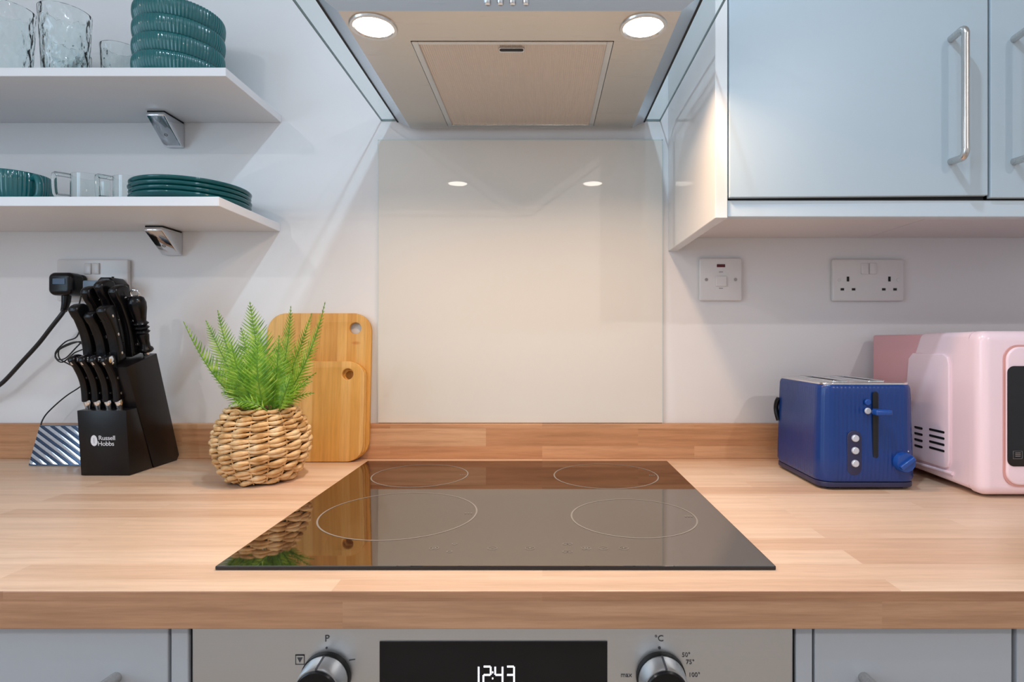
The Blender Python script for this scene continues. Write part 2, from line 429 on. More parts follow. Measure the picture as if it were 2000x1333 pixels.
# ------------------------------------------------------------------ hob
t = thing('induction_hob', 'black glass hob with four thin ring marks set into the oak worktop', 'hob', P(HX,0.855,TOP))
hw = 0.295
bm = boxD(HX-hw,HX+hw,0.595,1.115,TOP+0.0002,TOP+0.0045,0.0012,2); bm.normal_update()
for f in bm.faces: f.material_index = 0 if f.normal.z > 0.9 else 1
obj('glass_top', bm, [M['hob'], M['hobedge']], t)
HT = TOP+0.0047
def flat_ring(X, D, r, w_=0.0011, Z=HT, n=96):
    bm = bmesh.new(); a=[];b=[]
    for k in range(n):
        c_, s_ = math.cos(2*PI*k/n), math.sin(2*PI*k/n)
        a.append(bm.verts.new(P(X+(r-w_)*c_, D+(r-w_)*s_, Z))); b.append(bm.verts.new(P(X+(r+w_)*c_, D+(r+w_)*s_, Z)))
    for k in range(n): bm.faces.new((a[k],a[(k+1)%n],b[(k+1)%n],b[k]))
    return bm
for X, D, r in ((-0.2146,0.997,0.083),(0.1115,0.995,0.0905),(-0.1955,0.776,0.105),(0.1225,0.762,0.083)):
    zo = obj('cooking_zone', flat_ring(X,D,r), M['hobmark'], t)
    bm = bmesh.new()
    for dx in (-0.004,0.0,0.004):
        box(bm, X+r*0.9+dx-0.0012, X+r*0.9+dx+0.0012, W(D)-0.0012, W(D)+0.0012, CZ+HT, CZ+HT+0.0002)
    obj('power_mark', bm, M['hobmark'], zo)
def ground(X, D, Z): return Matrix.Translation(P(X,D,Z))
for u, s_ in ((848,'0'),(962,'-'),(1035,'+'),(1145,'0'),(1178,'-'),(1218,'+')):
    X = (u-U0)/1.71/1000
    bm = join([flat_ring(X,0.646,0.0052,0.0003,HT,24), text(s_, 0.009, ground(X,0.646,HT), 0.0001)])
    obj('touch_control', bm, M['hobmark'], t)
for u, v in ((888,1064),(878,1079),(1104,1064),(1113,1064),(1104,1079),(1113,1079)):
    D = 0.238*F/(v-V0); X = (u-U0)*D/F
    obj('touch_control', flat_ring(X,D,0.0028,0.0004,HT,16), M['hobmark'], t)

# ------------------------------------------------------------------ cooker hood with glass canopy
t = thing('cooker_hood', 'brushed steel cooker hood with glass canopy and two lit round lamps', 'cooker hood', P(-0.044,0.95,0.43))
GX0, GX1 = -0.333, 0.2445
ou = dict(x0=-0.298, x1=0.2105, d0=0.730, d1=1.170, z=0.4515)      # outer rim under the glass
ZU = 0.4305
inn = dict(x0=-0.267, x1=0.182, d0=0.740, d1=1.150)
bm = bmesh.new()
o4 = [P(ou['x0'],ou['d0'],ou['z']),P(ou['x1'],ou['d0'],ou['z']),P(ou['x1'],ou['d1'],ou['z']),P(ou['x0'],ou['d1'],ou['z'])]
i4 = [P(inn['x0'],inn['d0'],ZU),P(inn['x1'],inn['d0'],ZU),P(inn['x1'],inn['d1'],ZU),P(inn['x0'],inn['d1'],ZU)]
o4t = [v+Vector((0,0,0.0)) for v in o4]
a = [bm.verts.new(v) for v in o4]; b = [bm.verts.new(v) for v in i4]; c2 = [bm.verts.new(v+Vector((0,0,0.004))) for v in i4]
for k in range(4):
    bm.faces.new((a[k],a[(k+1)%4],b[(k+1)%4],b[k])).material_index = 1
bm.faces.new(a[::-1])
# filter opening cut out of the underside
fx0,fx1,fd0,fd1 = -0.1845,0.0975,0.8165,1.135
fx0,fx1,fd0,fd1 = (797-U0)/((V0-80)/0.4305)/1*1.0, (1198-U0)/((V0-80)/0.4305), 0.4305*F/(V0-80), 0.4305*F/(V0-246)
# xs vary a little: the filter is a rectangle, use the mean of its front and back edges
fx0 = -0.1895; fx1 = 0.1035
f4 = [bm.verts.new(P(x,d,ZU)) for x,d in ((fx0,fd0),(fx1,fd0),(fx1,fd1),(fx0,fd1))]
for k in range(4): bm.faces.new((b[k],b[(k+1)%4],f4[(k+1)%4],f4[k]))
g4 = [bm.verts.new(P(x,d,ZU+0.008)) for x,d in ((fx0,fd0),(fx1,fd0),(fx1,fd1),(fx0,fd1))]
for k in range(4): bm.faces.new((f4[k],f4[(k+1)%4],g4[(k+1)%4],g4[k]))
bm.faces.new(g4[::-1])
for v in c2: bm.verts.remove(v)
body = obj('body', bm, [M['hood'], M['hood_rim']], t)
fl = obj('grease_filter', boxD(fx0+.0035,fx1-.0035,fd0+.0035,fd1-.003,ZU+.0005,ZU+.006), M['filter'], t)
bm = bmesh.new()
for a_ in ((fx0+.001,fx0+.010,fd0+.001,fd1-.001),(fx1-.010,fx1-.001,fd0+.001,fd1-.001),(fx0+.010,fx1-.010,fd0+.001,fd0+.008),(fx0+.010,fx1-.010,fd1-.008,fd1-.001)):
    boxD(*a_,ZU-.0015,ZU+.003,0.0008,1,bm=bm)
obj('filter_frame', bm, M['filter_frame'], fl)
XC = (998-U0)/1350/1
dl = 0.4305*F/(V0-96)
lm = plate([rrect(-0.019,0.019,-0.0062,0.0062,0.004)],0.003,0.0008,ground(XC*1.0,dl,ZU-0.001))
obj('latch', lm, M['filter_frame'], fl)
lm = plate([rrect(-0.0175,0.0175,-0.0032,0.0032,0.003)],0.001,0,ground(XC,dl-0.0025,ZU-0.0028))
obj('latch_recess', lm, M['gap'], fl)
for X, D in ((-0.2315,0.777),(0.1385,0.777)):
    bm = bmesh.new(); lathe(bm, [(0.0325,-0.0006),(0.0315,-0.0026),(0.0275,-0.0026),(0.026,-0.0006),(0.026,0.006),(0.0325,0.006)], 48, Matrix.Translation(P(X,D,ZU)), closed=True)
    lo = obj('lamp', bm, M['filter_frame'], t, True, 0.5)
    bm = bmesh.new(); lathe(bm, [(0.0256,-0.0004),(0.0258,0.004)], 48, Matrix.Translation(P(X,D,ZU)))
    obj('lamp_lens', bm, M['lamp'], lo)
    sp = light('hood_light', 'AREA', P(X,D,ZU-0.0035), 1.35, (1.0,0.66,0.40), shape='DISK', size=0.045, spread=math.radians(144))
# front push buttons hanging from the sloping front rim
for u in (952,977,1001,1027):
    p = px(u, 2, 0.7315)
    bm = bmesh.new(); lathe(bm, [(0.0032,-0.005),(0.0042,-0.0035),(0.0042,0.012),(0.003,0.013)], 20, Matrix.Translation(p+Vector((0,0,0.001))) )
    obj('push_button', bm, M['chrome'], t, True, 0.6)
# glass canopy sheet and its edge
gz = 0.4535
obj('glass_gap_shade', boxD(ou['x0']-.0018,ou['x1']+.0018,ou['d0']+.002,1.1695,0.4502,0.4532), M['gap'], t)  # dark strip drawn as the shade in the gap under the glass
cy = obj('glass_canopy', boxD(GX0+.0015,GX1-.0015,0.652,1.1705,gz,gz+.004), M['pane'], t)
bm = boxD(GX0,GX0+.0014,0.65,1.1715,gz,gz+.004); boxD(GX1-.0014,GX1,0.65,1.1715,gz,gz+.004,bm=bm)
boxD(GX0,GX1,0.65,0.6515,gz,gz+.004,bm=bm); boxD(GX0,GX1,1.171,1.172,gz,gz+.004,bm=bm)
obj('canopy_edge', bm, M['pane_edge'], cy)
bm = boxD(-0.298,0.2105,0.715,1.170,gz+.007,gz+.03,0.003); obj('upper_body', bm, M['hood_rim'], t)
obj('chimney', boxD(-0.174,0.086,0.92,1.1705,gz+.03,1.10,0.002), M['hood'], t)

# ------------------------------------------------------------------ wall cabinets on the right
def bow_handle(parent, X, Dd, Zt, Zb, dep=0.030, r=0.0052):
    o_ = 0.012
    pts = [P(X,Dd,Zt), P(X,Dd-dep*0.55,Zt+0.001), P(X,Dd-dep+0.005,Zt+0.001), P(X,Dd-dep,Zt-0.006), P(X,Dd-dep,Zt-0.02),
           P(X,Dd-dep,(Zt+Zb)/2), P(X,Dd-dep,Zb+0.02), P(X,Dd-dep,Zb+0.006), P(X,Dd-dep+0.005,Zb-0.001), P(X,Dd-dep*0.55,Zb-0.001), P(X,Dd,Zb)]
    bm = bmesh.new(); tube(bm, smooth_pts(pts,4), r, 14)
    return obj('handle', bm, M['handle'], parent, True, 0.8)
DF = 0.850   # door faces
UZT = CEIL-CZ-0.03
ep = obj('end_panel', boxD(0.2605,0.279,DF+0.002,1.171,0.184,UZT,0.0008,1), [M['cab_side']]); tag(ep, 'glossy white end panel on the left side of the wall cabinets', 'panel')
def wall_cab(X0, X1, hx, label, ajar=0.0):
    t = thing('wall_cabinet', label, 'cabinet', P((X0+X1)/2, 1.0, 0.215), 'wall cabinets above the toaster')
    obj('carcass', boxD(X0+.0001,X1-.0001,0.8705,1.171,0.2125,UZT), M['cab_under'], t)
    bm = boxD(X0+.0015,X1-.0015,DF,0.8588,0.2143,UZT-.002,0.0012,2)
    if ajar:
        for v in bm.verts:
            v.co.z += ajar*max(0,(v.co.x-X0)/(X1-X0)) if v.co.z < CZ+0.4 else 0
    obj('door_gap_shade', boxD(X0+.002,X1-.002,0.8592,0.8703,0.2117,0.2200), M['gap'], t)  # black strip stands for the shade inside the door gap
    for v in bm.verts:
        pass
    d = obj('door', bm, M['cab'], t)
    bow_handle(d, hx, DF, 0.452, 0.268)
    return t
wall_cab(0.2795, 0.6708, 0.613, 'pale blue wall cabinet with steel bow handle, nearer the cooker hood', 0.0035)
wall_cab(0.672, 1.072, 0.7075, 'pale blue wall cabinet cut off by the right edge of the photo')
pl = obj('pelmet', boxD(0.2795,1.075,0.8555,0.874,0.1865,0.2115,0.001,1), M['pelmet']); tag(pl, 'pale horizontal pelmet strip under the wall cabinets', 'pelmet')

# ------------------------------------------------------------------ base cabinets and oven
BD = 0.5605
def base_cab(X0, X1, hx, label, strip=None):
    t = thing('base_cabinet', label, 'cabinet', P((X0+X1)/2, 0.8, -CZ), 'base cabinets under the worktop')
    obj('carcass', boxD(X0+.0006,X1-.0006,BD+.0205,1.15,-CZ+0.1,TOP-.0385), M['base'], t)
    d = obj('door', boxD(X0+.0015,X1-.0015,BD,BD+.019,-CZ+0.12,TOP-.040,0.001,2), M['base'], t)
    if hx is not None: bow_handle(d, hx, BD, -0.334, -0.52, 0.032, 0.0056)
    return t
base_cab(-0.970, -0.369, -0.4215, 'grey white base cabinet left of the oven')
base_cab(0.2685, 0.4665, 0.318, 'narrow grey white base cabinet right of the oven')
base_cab(0.4685, 1.068, 1.01, 'grey white base cabinet at the far right edge under the worktop')
fp = obj('filler_panel', boxD(-0.3675,-0.3505,BD,1.15,-CZ,TOP-.0385,0.0008,1), M['base']); tag(fp, 'slim grey white panel between the left base cabinet and the oven', 'panel')
fp = obj('filler_panel', boxD(0.2515,0.2675,BD,1.15,-CZ,TOP-.0385,0.0008,1), M['base']); tag(fp, 'slim grey white panel between the oven and the right base cabinet', 'panel')
t = thing('built_in_oven', 'stainless steel built-in oven with two knobs and a black clock display', 'oven', P(HX,0.8,-0.88))
obj('housing', boxD(-0.3500,0.2512,BD+.0205,1.10,-0.88,TOP-.039), M['gap'], t)
obj('edge_gap_shade', boxD(-0.3502,-0.3470,BD+.004,BD+.020,-0.87,TOP-.039), M['gap'], t)  # dark strips put in the side gaps in place of shade
obj('edge_gap_shade', boxD(0.2486,0.2512,BD+.004,BD+.020,-0.87,TOP-.039), M['gap'], t)
obj('control_panel', boxD(-0.3467,0.2483,BD,BD+.02,-0.395,TOP-.040,0.0015,2), M['fascia'], t)
od = obj('oven_door', boxD(-0.3467,0.2483,BD,BD+.02,-0.87,-0.400,0.0015,2), M['fascia'], t)
obj('door_window', boxD(-0.30,0.20,BD-.002,BD+.001,-0.82,-0.47), M['oven_glass'], od)
SB = 1.973
def ov(u, v): return (u-U0)/SB/1000, (V0-v)/SB/1000
X0, Zt = ov(742,1253); X1, _ = ov(1186,1253)
dp = obj('display', boxD(X0,X1,BD-.0012,BD+.001,Zt-.062,Zt), M['oven_glass'], t)
# seven segment clock digits 12:43
SEG = {'1':'bc','2':'abged','4':'fgbc','3':'abgcd'}
def seg7(ch, x, z, w_, h, th=0.0008):
    g = 0.0003; out=[]
    S = {'a':(x+g,x+w_-g,z+h-th,z+h+th),'d':(x+g,x+w_-g,z-th,z+th),'g':(x+g,x+w_-g,z+h/2-th,z+h/2+th),
         'b':(x+w_-th,x+w_+th,z+h/2+g,z+h-g),'c':(x+w_-th,x+w_+th,z+g,z+h/2-g),'f':(x-th,x+th,z+h/2+g,z+h-g),'e':(x-th,x+th,z+g,z+h/2-g)}
    bm = bmesh.new()
    for s in SEG[ch]:
        a_ = S[s]; boxD(a_[0],a_[1],BD-.0018,BD-.0013,a_[2],a_[3],bm=bm)
    return bm
xs, ztop = ov(936,1301); h7=0.0165; w7=0.0072
for i, (ch, u) in enumerate((('1',921),('2',944.5),('4',967.5),('3',990))):
    x, _ = ov(u,1301); obj('digit', seg7(ch, x, ztop-h7, w7, h7), M['digits'], dp)
xc, _ = ov(962.5,1301)
bm = boxD(xc-.0006,xc+.0006,BD-.0018,BD-.0013,ztop-.0065,ztop-.005); boxD(xc-.0006,xc+.0006,BD-.0018,BD-.0013,ztop-.0125,ztop-.011,bm=bm)
obj('colon', bm, M['digits'], dp)
for X in (-0.2134, 0.1172):
    Z = -0.3325
    fm = front(X, BD, Z)
    bm = bmesh.new(); lathe(bm, [(0.0243,0.0),(0.0243,0.004),(0.0238,0.006)], 64, fm)
    kb = obj('knob', bm, M['blackmat'], t, True, 0.6)
    bm = bmesh.new(); lathe(bm, [(0.0232,0.005),(0.0222,0.024),(0.0215,0.0262)], 64, fm)
    obj('knob_ring', bm, M['fascia'], kb, True, 0.6)
    bm = bmesh.new(); lathe(bm, [(0.0205,0.0255),(0.0202,0.0275),(0.019,0.0285)], 64, fm)
    obj('knob_cap', bm, M['black'], kb, True, 0.6)
    bm = bmesh.new()
    prism(bm, [fm@Vector((-0.0010,0.0236,0.006)),fm@Vector((0.0010,0.0236,0.006)),fm@Vector((0.0010,0.0222,0.0265)),fm@Vector((-0.0010,0.0222,0.0265))], fm.to_3x3()@Vector((0,-0.003,0)))
    obj('pointer_line', bm, M['print'], kb)
for s_, u, v, sz in (('P',639,1248,0.0095),('\u00b0C',1287,1248,0.0085),('50\u00b0',1340,1280,0.0062),('75\u00b0',1348,1294,0.0062),('100\u00b0',1356,1319,0.0062),('max',1223,1319,0.0066)):
    x, z = ov(u,v); obj('printed_mark', text(s_, sz, front(x,BD-.0003,z), 0.0002), M['print'], t)
x, z = ov(1288,1266); obj('printed_mark', plate([circ(0,0,0.0014,16)],0.0004,0,front(x,BD-.0003,z)), M['print'], t)
x, z = ov(638,1266); obj('printed_mark', plate([circ(0,0,0.0011,16)],0.0004,0,front(x,BD-.0003,z)), M['print'], t)
x, z = ov(586,1289)
obj('printed_mark', join([plate([[(-.0045,-.005),(.0045,-.005),(.0045,.005),(-.0045,.005)],[(-.0040,-.0045),(.0040,-.0045),(.0040,.0045),(-.0040,.0045)]],0.0004,0,front(x,BD-.0003,z)),
      plate([[(-.0026,.002),(.0026,.002),(0,-.003)]],0.0004,0,front(x,BD-.0003,z)), plate([[(-.0045,.0040),(.0045,.0040),(.0045,.005),(-.0045,.005)]],0.0004,0,front(x,BD-.0003,z))]), M['print'], t)
x, z = ov(688,1290); obj('printed_mark', plate([[(-.003,-.0005),(.003,.0004),(.003,.0012),(-.003,.0004)]],0.0004,0,front(x,BD-.0003,z)), M['print'], t)

# ------------------------------------------------------------------ shelves and brackets
def shelf(Z, th, dep, Xe, label):
    o = obj('wall_shelf', boxD(-1.70,Xe,WALL-dep,WALL-.001,Z,Z+th,0.0008,1), M['shelf'])
    tag(o, label, 'shelf', 'white wall shelves on the left'); return o
ZS1, ZS2 = 0.4505, 0.2250
S1T, S2T = ZS1+0.015, ZS2+0.016
shelf(ZS1, 0.015, 0.2065, -0.5395, 'upper white wall shelf carrying tumblers and the teal bowls')
shelf(ZS2, 0.016, 0.2230, -0.5420, 'lower white wall shelf carrying the teal plates and glass cups')
def bracket(X1, Ztop, w_, h, dep, label):
    t = thing('shelf_bracket', label, 'bracket', P(X1-w_/2,WALL-.001,Ztop-h), 'chrome shelf brackets')
    prof = [(WALL-.001,Ztop-.003),(WALL-dep,Ztop-.003),(WALL-dep-.001,Ztop-.010),(WALL-.012,Ztop-h),(WALL-.001,Ztop-h)]
    bm = bmesh.new(); prism(bm, [P(X1-w_,d,z) for d,z in prof], (w_,0,0))
    bmesh.ops.recalc_face_normals(bm, faces=bm.faces)
    bmesh.ops.bevel(bm, geom=[e for e in bm.edges], offset=0.0022, segments=3, profile=0.5, affect='EDGES')
    b_ = obj('clamp_body', bm, M['chrome'], t, True, 0.7)
    obj('rubber_pad', boxD(X1-w_+.001,X1-.001,WALL-dep+.002,WALL-.002,Ztop-.003,Ztop-.0003), M['blackmat'], t)
    # screw on the sloping face
    a = P(X1-w_/2, WALL-dep-.001, Ztop-.010); b2 = P(X1-w_/2, WALL-.012, Ztop-h); p = a.lerp(b2,0.62)
    d = (b2-a).normalized(); nrm = Vector((1,0,0)).cross(d).normalized()
    if nrm.y > 0: nrm = -nrm
    rot = nrm.to_track_quat('Z','Y').to_matrix().to_4x4()
    mt = Matrix.Translation(p) @ rot
    bm = bmesh.new(); lathe(bm, [(0.0034,-0.001),(0.0034,0.0006),(0.0016,0.0006),(0.0016,-0.0005)], 20, mt)
    obj('grub_screw', bm, M['screw'], t, True, 0.5)
bracket(-0.7395, ZS1, 0.036, 0.053, 0.064, 'chrome wedge bracket under the upper shelf')
bracket(-0.7435, ZS2, 0.036, 0.050, 0.064, 'chrome wedge bracket under the lower shelf')

# ------------------------------------------------------------------ bowls, plates, cups, tumblers on the shelves
ORD = ['lowest', 'second lowest', 'second from the top', 'topmost']
def rib(n, amp): return lambda a, i: amp*(0.5+0.5*math.cos(n*a)) if i < RIBTO else 0.0
RIBTO = 11
bp = [(0.044,0.0),(0.052,0.002),(0.0590,0.007),(0.0675,0.0130),(0.0708,0.0180),(0.0727,0.024),(0.0738,0.030),(0.0741,0.036),(0.0738,0.041),(0.0731,0.0445),(0.0722,0.0458),
      (0.0708,0.0452),(0.0700,0.040),(0.0690,0.030),(0.0655,0.021),(0.055,0.010),(0.020,0.006)]
bm = bmesh.new(); lathe(bm, bp, 560, rib=rib(80,0.0015))
for v in bm.verts: v.co.z *= 1.0
bowl = obj('ribbed_bowl', bm, M['teal'], None, True, 0.9)
BX, BD_, BSP = -0.684, 1.068, 0.0322
for i in range(4):
    o = bowl if i == 0 else bowl.copy()
    if i: C.objects.link(o)
    o.location = P(BX+(0,0.0006,0.0010,0.0014)[i], BD_, S1T+0.0004+i*BSP); o.rotation_euler = (0,0,0.03*i)
    tag(o, 'ribbed teal bowl, %s of the stack on the upper shelf' % ORD[i], 'bowl', 'ribbed teal bowls on the upper shelf')
pp = [(0.060,0.0),(0.064,0.0005),(0.080,0.003),(0.0955,0.009),(0.0990,0.0125),(0.0995,0.0150),(0.0985,0.0162),(0.0970,0.0155),(0.0930,0.0115),(0.078,0.0065),(0.040,0.0055)]
bm = bmesh.new(); lathe(bm, pp, 128)
plt = obj('dinner_plate', bm, M['tealdark'], None, True, 0.9)
for i in range(4):
    o = plt if i == 0 else plt.copy()
    if i: C.objects.link(o)
    o.location = P(-0.6585+(0,0.001,-0.0005,0.0008)[i], 1.066, S2T+0.0004+i*0.0088)
    tag(o, 'teal glazed plate, %s of the stack of four on the lower shelf' % ORD[i], 'plate', 'teal plates on the lower shelf')
def tumbler(X, D, r0, r1, h, label):
    bm = bmesh.new(); th = 0.0025
    prof = [(r0*0.9,0.0),(r0,0.003)]+[(r0+(r1-r0)*k/6, 0.003+(h-0.003)*k/6) for k in range(1,7)]
    prof += [(r1-th,h)]+[(r0-th+(r1-r0)*k/6, 0.012+(h-0.012)*k/6) for k in range(5,-1,-1)]+[(0.002,0.010)]
    lathe(bm, prof, 72, rib=None)
    o = obj('glass_tumbler', bm, M['tumbler'], None, True, 1.2); o.location = P(X,D,S1T+0.0004)
    tag(o, label, 'glass', 'crackle glass tumblers on the upper shelf')
tumbler(-0.880, 1.045, 0.033, 0.040, 0.138, 'tall crackle glass tumbler left of the smaller glass, right one of the tall pair')
tumbler(-0.978, 1.035, 0.034, 0.041, 0.138, 'tall crackle glass tumbler at the left photo edge on the upper shelf')
tumbler(-0.826, 1.110, 0.029, 0.034, 0.105, 'smaller crackle glass tumbler beside the stack of teal bowls')
tumbler(-0.945, 1.128, 0.033, 0.038, 0.105, 'crackle glass tumbler standing behind the tall pair')

# clear glass cups with square handles on the lower shelf
def glass_cup(X, D, hdir, label):
    t = thing('glass_cup', label, 'cup', P(X,D,S2T+.0004), 'clear glass cups on the lower shelf')
    bm = bmesh.new(); r=0.030; th=0.0011; h=0.063
    lathe(bm, [(r*.9,0),(r,.003),(r,h),(r-th,h),(r-th,.004),(0.002,.004)], 64, Matrix.Translation(P(X,D,S2T+.0004)))
    obj('cup_body', bm, M['clear'], t, True, 0.6)
    dv = Vector((math.cos(hdir), math.sin(hdir), 0)); b = P(X,D,S2T+.0004)
    pts = [b+dv*(r-.0005)+Vector((0,0,.060)), b+dv*(r+.018)+Vector((0,0,.061)), b+dv*(r+.022)+Vector((0,0,.057)), b+dv*(r+.021)+Vector((0,0,.027)), b+dv*(r+.017)+Vector((0,0,.022)), b+dv*(r-.0005)+Vector((0,0,.022))]
    bm = bmesh.new(); tube(bm, smooth_pts(pts,3), 0.0042, 10)
    obj('handle', bm, M['clear'], t, True, 0.7)
glass_cup(-0.841, 1.055, math.radians(214), 'clear glass cup with a square handle beside the dark teal mug')
glass_cup(-0.775, 1.070, math.radians(214), 'clear glass cup with a square handle beside the teal plates')
# teal ribbed mugs at the left end
def mug(X, D, R, H, hang, label, hs=1.0):
    t = thing('ribbed_mug', label, 'mug', P(X,D,S2T+.0004), 'teal ribbed mugs on the lower shelf')
    bm = bmesh.new()
    prof = [(R*.62,0),(R*.70,.002),(R*.86,H*.18),(R*.97,H*.45),(R,H*.72),(R*.99,H*.96),(R*.975,H),(R*.94,H),(R*.94,H*.7),(R*.80,H*.25),(R*.3,H*.12)]
    lathe(bm, prof, 320, Matrix.Translation(P(X,D,S2T+.0004)), rib=lambda a,i: 0.0010*(.5+.5*math.cos(54*a)) if 1<i<6 else 0)
    obj('mug_body', bm, M['teal'], t, True, 0.9)
    dv = Vector((math.cos(hang), math.sin(hang), 0)); b = P(X,D,S2T+.0004)
    pts = [b+dv*(R*.93)+Vector((0,0,H*.84)), b+dv*(R+.016*hs)+Vector((0,0,H*.86)), b+dv*(R+.027*hs)+Vector((0,0,H*.62)), b+dv*(R+.022*hs)+Vector((0,0,H*.34)), b+dv*(R*.86)+Vector((0,0,H*.20))]
    bm = bmesh.new(); tube(bm, smooth_pts(pts,5), 0.0058, 12)
    obj('handle', bm, M['teal'], t, True, 0.9)
mug(-0.985, 1.060, 0.054, 0.066, math.radians(-22), 'dark teal ribbed mug with its handle towards the glass cups', 0.75)
mug(-1.100, 1.045, 0.055, 0.070, math.radians(160), 'teal ribbed mug mostly cut off by the left photo edge')

# ------------------------------------------------------------------ sockets and switch
def faceplate(t, X0, X1, Z0, Z1, name='faceplate'):
    bm = plate([rrect(X0-(X0+X1)/2, X1-(X0+X1)/2, Z0-(Z0+Z1)/2, Z1-(Z0+Z1)/2, 0.004)], 0.0095, 0.0022, front((X0+X1)/2, WALL-.0055, (Z0+Z1)/2))
    obj(name, bm, M['socket'], t, True, 0.6)
FP = WALL-.0105
def double_socket(X0, label, plugged=False):
    X1 = X0+0.146; Z1=0.1664; Z0=0.0806; xc=(X0+X1)/2
    t = thing('double_socket', label, 'socket', P(xc,WALL-.001,Z0), 'white double wall sockets')
    faceplate(t,X0,X1,Z0,Z1)
    for i, dx in enumerate((-0.0085,0.0085)):
        bm = boxD(xc+dx-.0072,xc+dx+.0072,FP-.0030,FP+.001,Z1-.031,Z1-.008,0.0012,2)
        if i==0:
            for v in bm.verts:
                if v.co.z > CZ+Z1-.015: v.co.y += 0.0015
        obj('switch_rocker', bm, M['socket'], t, True, 0.6)
    for sx in (-1,1):
        cx = xc+sx*0.0425
        bm = boxD(cx-.0023,cx+.0023,FP-.0006,FP+.002,Z0+.040,Z0+.050); obj('pin_slot', bm, M['hole'], t)
        for dx in (-.0115,.0115):
            obj('pin_slot', boxD(cx+dx-.0034,cx+dx+.0034,FP-.0006,FP+.002,Z0+.0215,Z0+.0262), M['hole'], t)
        c3 = xc+sx*0.0605
        obj('fixing_screw', plate([circ(0,0,0.0034,20)],0.001,0.0002,front(c3,FP-.0003,Z0+.043)), M['socket'], t)
double_socket((1622-U0)/943.7, 'white double wall socket with empty outlets above the blue toaster')
double_socket((118-U0)/943.7+.001, 'white double wall socket with two plugs in it behind the knife block')
X0=(1364-U0)/943.7; X1=X0+.087; Z1=.1685; Z0=.0815; xc=(X0+X1)/2
t = thing('fused_switch', 'single white fused switch plate with a small dark red lamp', 'switch', P(xc,WALL-.001,Z0))
faceplate(t,X0,X1,Z0,Z1)
obj('neon_lens', boxD(xc-.0085,xc+.0085,FP-.0008,FP+.001,Z1-.0185,Z1-.0125,0.0004,1), M['red'], t)
obj('switch_rocker', boxD(xc-.011,xc+.011,FP-.0028,FP+.001,Z1-.058,Z1-.037,0.0012,2), M['socket'], t)
for dx in (-.030,.030): obj('fixing_screw', plate([circ(0,0,0.0032,20)],0.001,0.0002,front(xc+dx,FP-.0003,Z1-.044)), M['screw'], t)
for dz in (-.0285,-.062):
    obj('printed_mark', boxD(xc-.004,xc+.004,FP-.0004,FP+.0005,Z1+dz-.0008,Z1+dz+.0008), M['screw'], t)

# plugs
t = thing('power_plug', 'black mains plug with a thick black cable in the left outlet of the left socket', 'plug', P(-0.957,FP,0.11))
pm = front(-0.9555, FP-.024, 0.112)
bm = plate([rrect(-.0245,.0245,-.023,.023,.012)],0.036,0.009,pm,4)
for v in bm.verts:   # taper towards the front
    pass
pb = obj('plug_body', bm, M['black'], t, True, 0.9)
obj('plug_base', plate([rrect(-.0235,.0235,-.022,.022,.010)],0.012,0.002,front(-0.9555,FP-.0065,0.112)), M['black'], t, True, 0.6)
obj('fuse_label', plate([rrect(-.012,.012,-.0055,.0055,.001)],0.0006,0,front(-0.9555,FP-.0425,0.1165)), M['label'], pb)
c0 = P(-0.9555,FP-.024,0.090)
bm = bmesh.new(); tube(bm, [c0+Vector((0,0,0.002)), c0+Vector((0,-.001,-.012)), c0+Vector((-.002,-.001,-.022)), c0+Vector((-.005,-.001,-.032))],[.0085,.0078,.0065,.0055],12)
obj('strain_relief', bm, M['black'], t, True, 0.8)
e1 = c0+Vector((-.005,-.001,-.030))
pts = [e1, px(122,612,1.125), px(100,640,1.125), px(75,672,1.13), px(45,705,1.135), px(18,735,1.14), px(0,752,1.14), px(-25,768,1.14), px(-60,780,1.145), px(-110,788,1.148), px(-190,820,1.146), P(-1.38,1.12,TOP+.03), P(-1.46,1.10,TOP+.0048), P(-1.60,1.09,TOP+.0046)]
bm = bmesh.new(); tube(bm, smooth_pts(pts,5), 0.0040, 10)
obj('cable', bm, M['cable'], t, True, 0.9)

t = thing('charger_plug', 'black and grey adapter plug with a thin cable in the left wall socket', 'plug', P(-0.88,FP,0.112))
oct_ = [(-.020,-.017),(.020,-.017),(.022,-.005),(.020,.006),(.008,.018),(-.010,.018),(-.020,.008),(-.021,-.010)]
obj('adapter_body', plate([oct_],0.040,0.003,front(-0.8655,FP-.0205,0.107),3), M['black'], t, True, 0.5)
gb = obj('adapter_end', plate([rrect(-.0165,.0165,-.0095,.0095,.003)],0.030,0.0015,front(-0.8900,FP-.030,0.1085),3), M['greyplastic'], t, True, 0.5)
pts = [px(174,560,1.11), px(163,566,1.11), px(157,585,1.112), px(154,605,1.115), px(158,630,1.12), px(150,658,1.12), px(128,668,1.12), px(109,688,1.12), px(112,702,1.12), px(128,700,1.12), px(148,680,1.12), px(158,668,1.125),
       px(140,672,1.125), px(115,684,1.125), px(108,698,1.125), px(122,708,1.125), px(145,690,1.125), px(165,680,1.13), px(150,668,1.13), px(118,680,1.13), px(116,700,1.13),px(135,712,1.13),px(160,725,1.135),px(170,742,1.138),
       px(155,757,1.138), px(132,772,1.138), px(110,790,1.138), px(90,810,1.136), px(81,826,1.132), px(79,840,1.128)]
bm = bmesh.new(); tube(bm, smooth_pts(pts,5), 0.0013, 8)
obj('thin_cable', bm, M['cable'], t, True, 0.9)

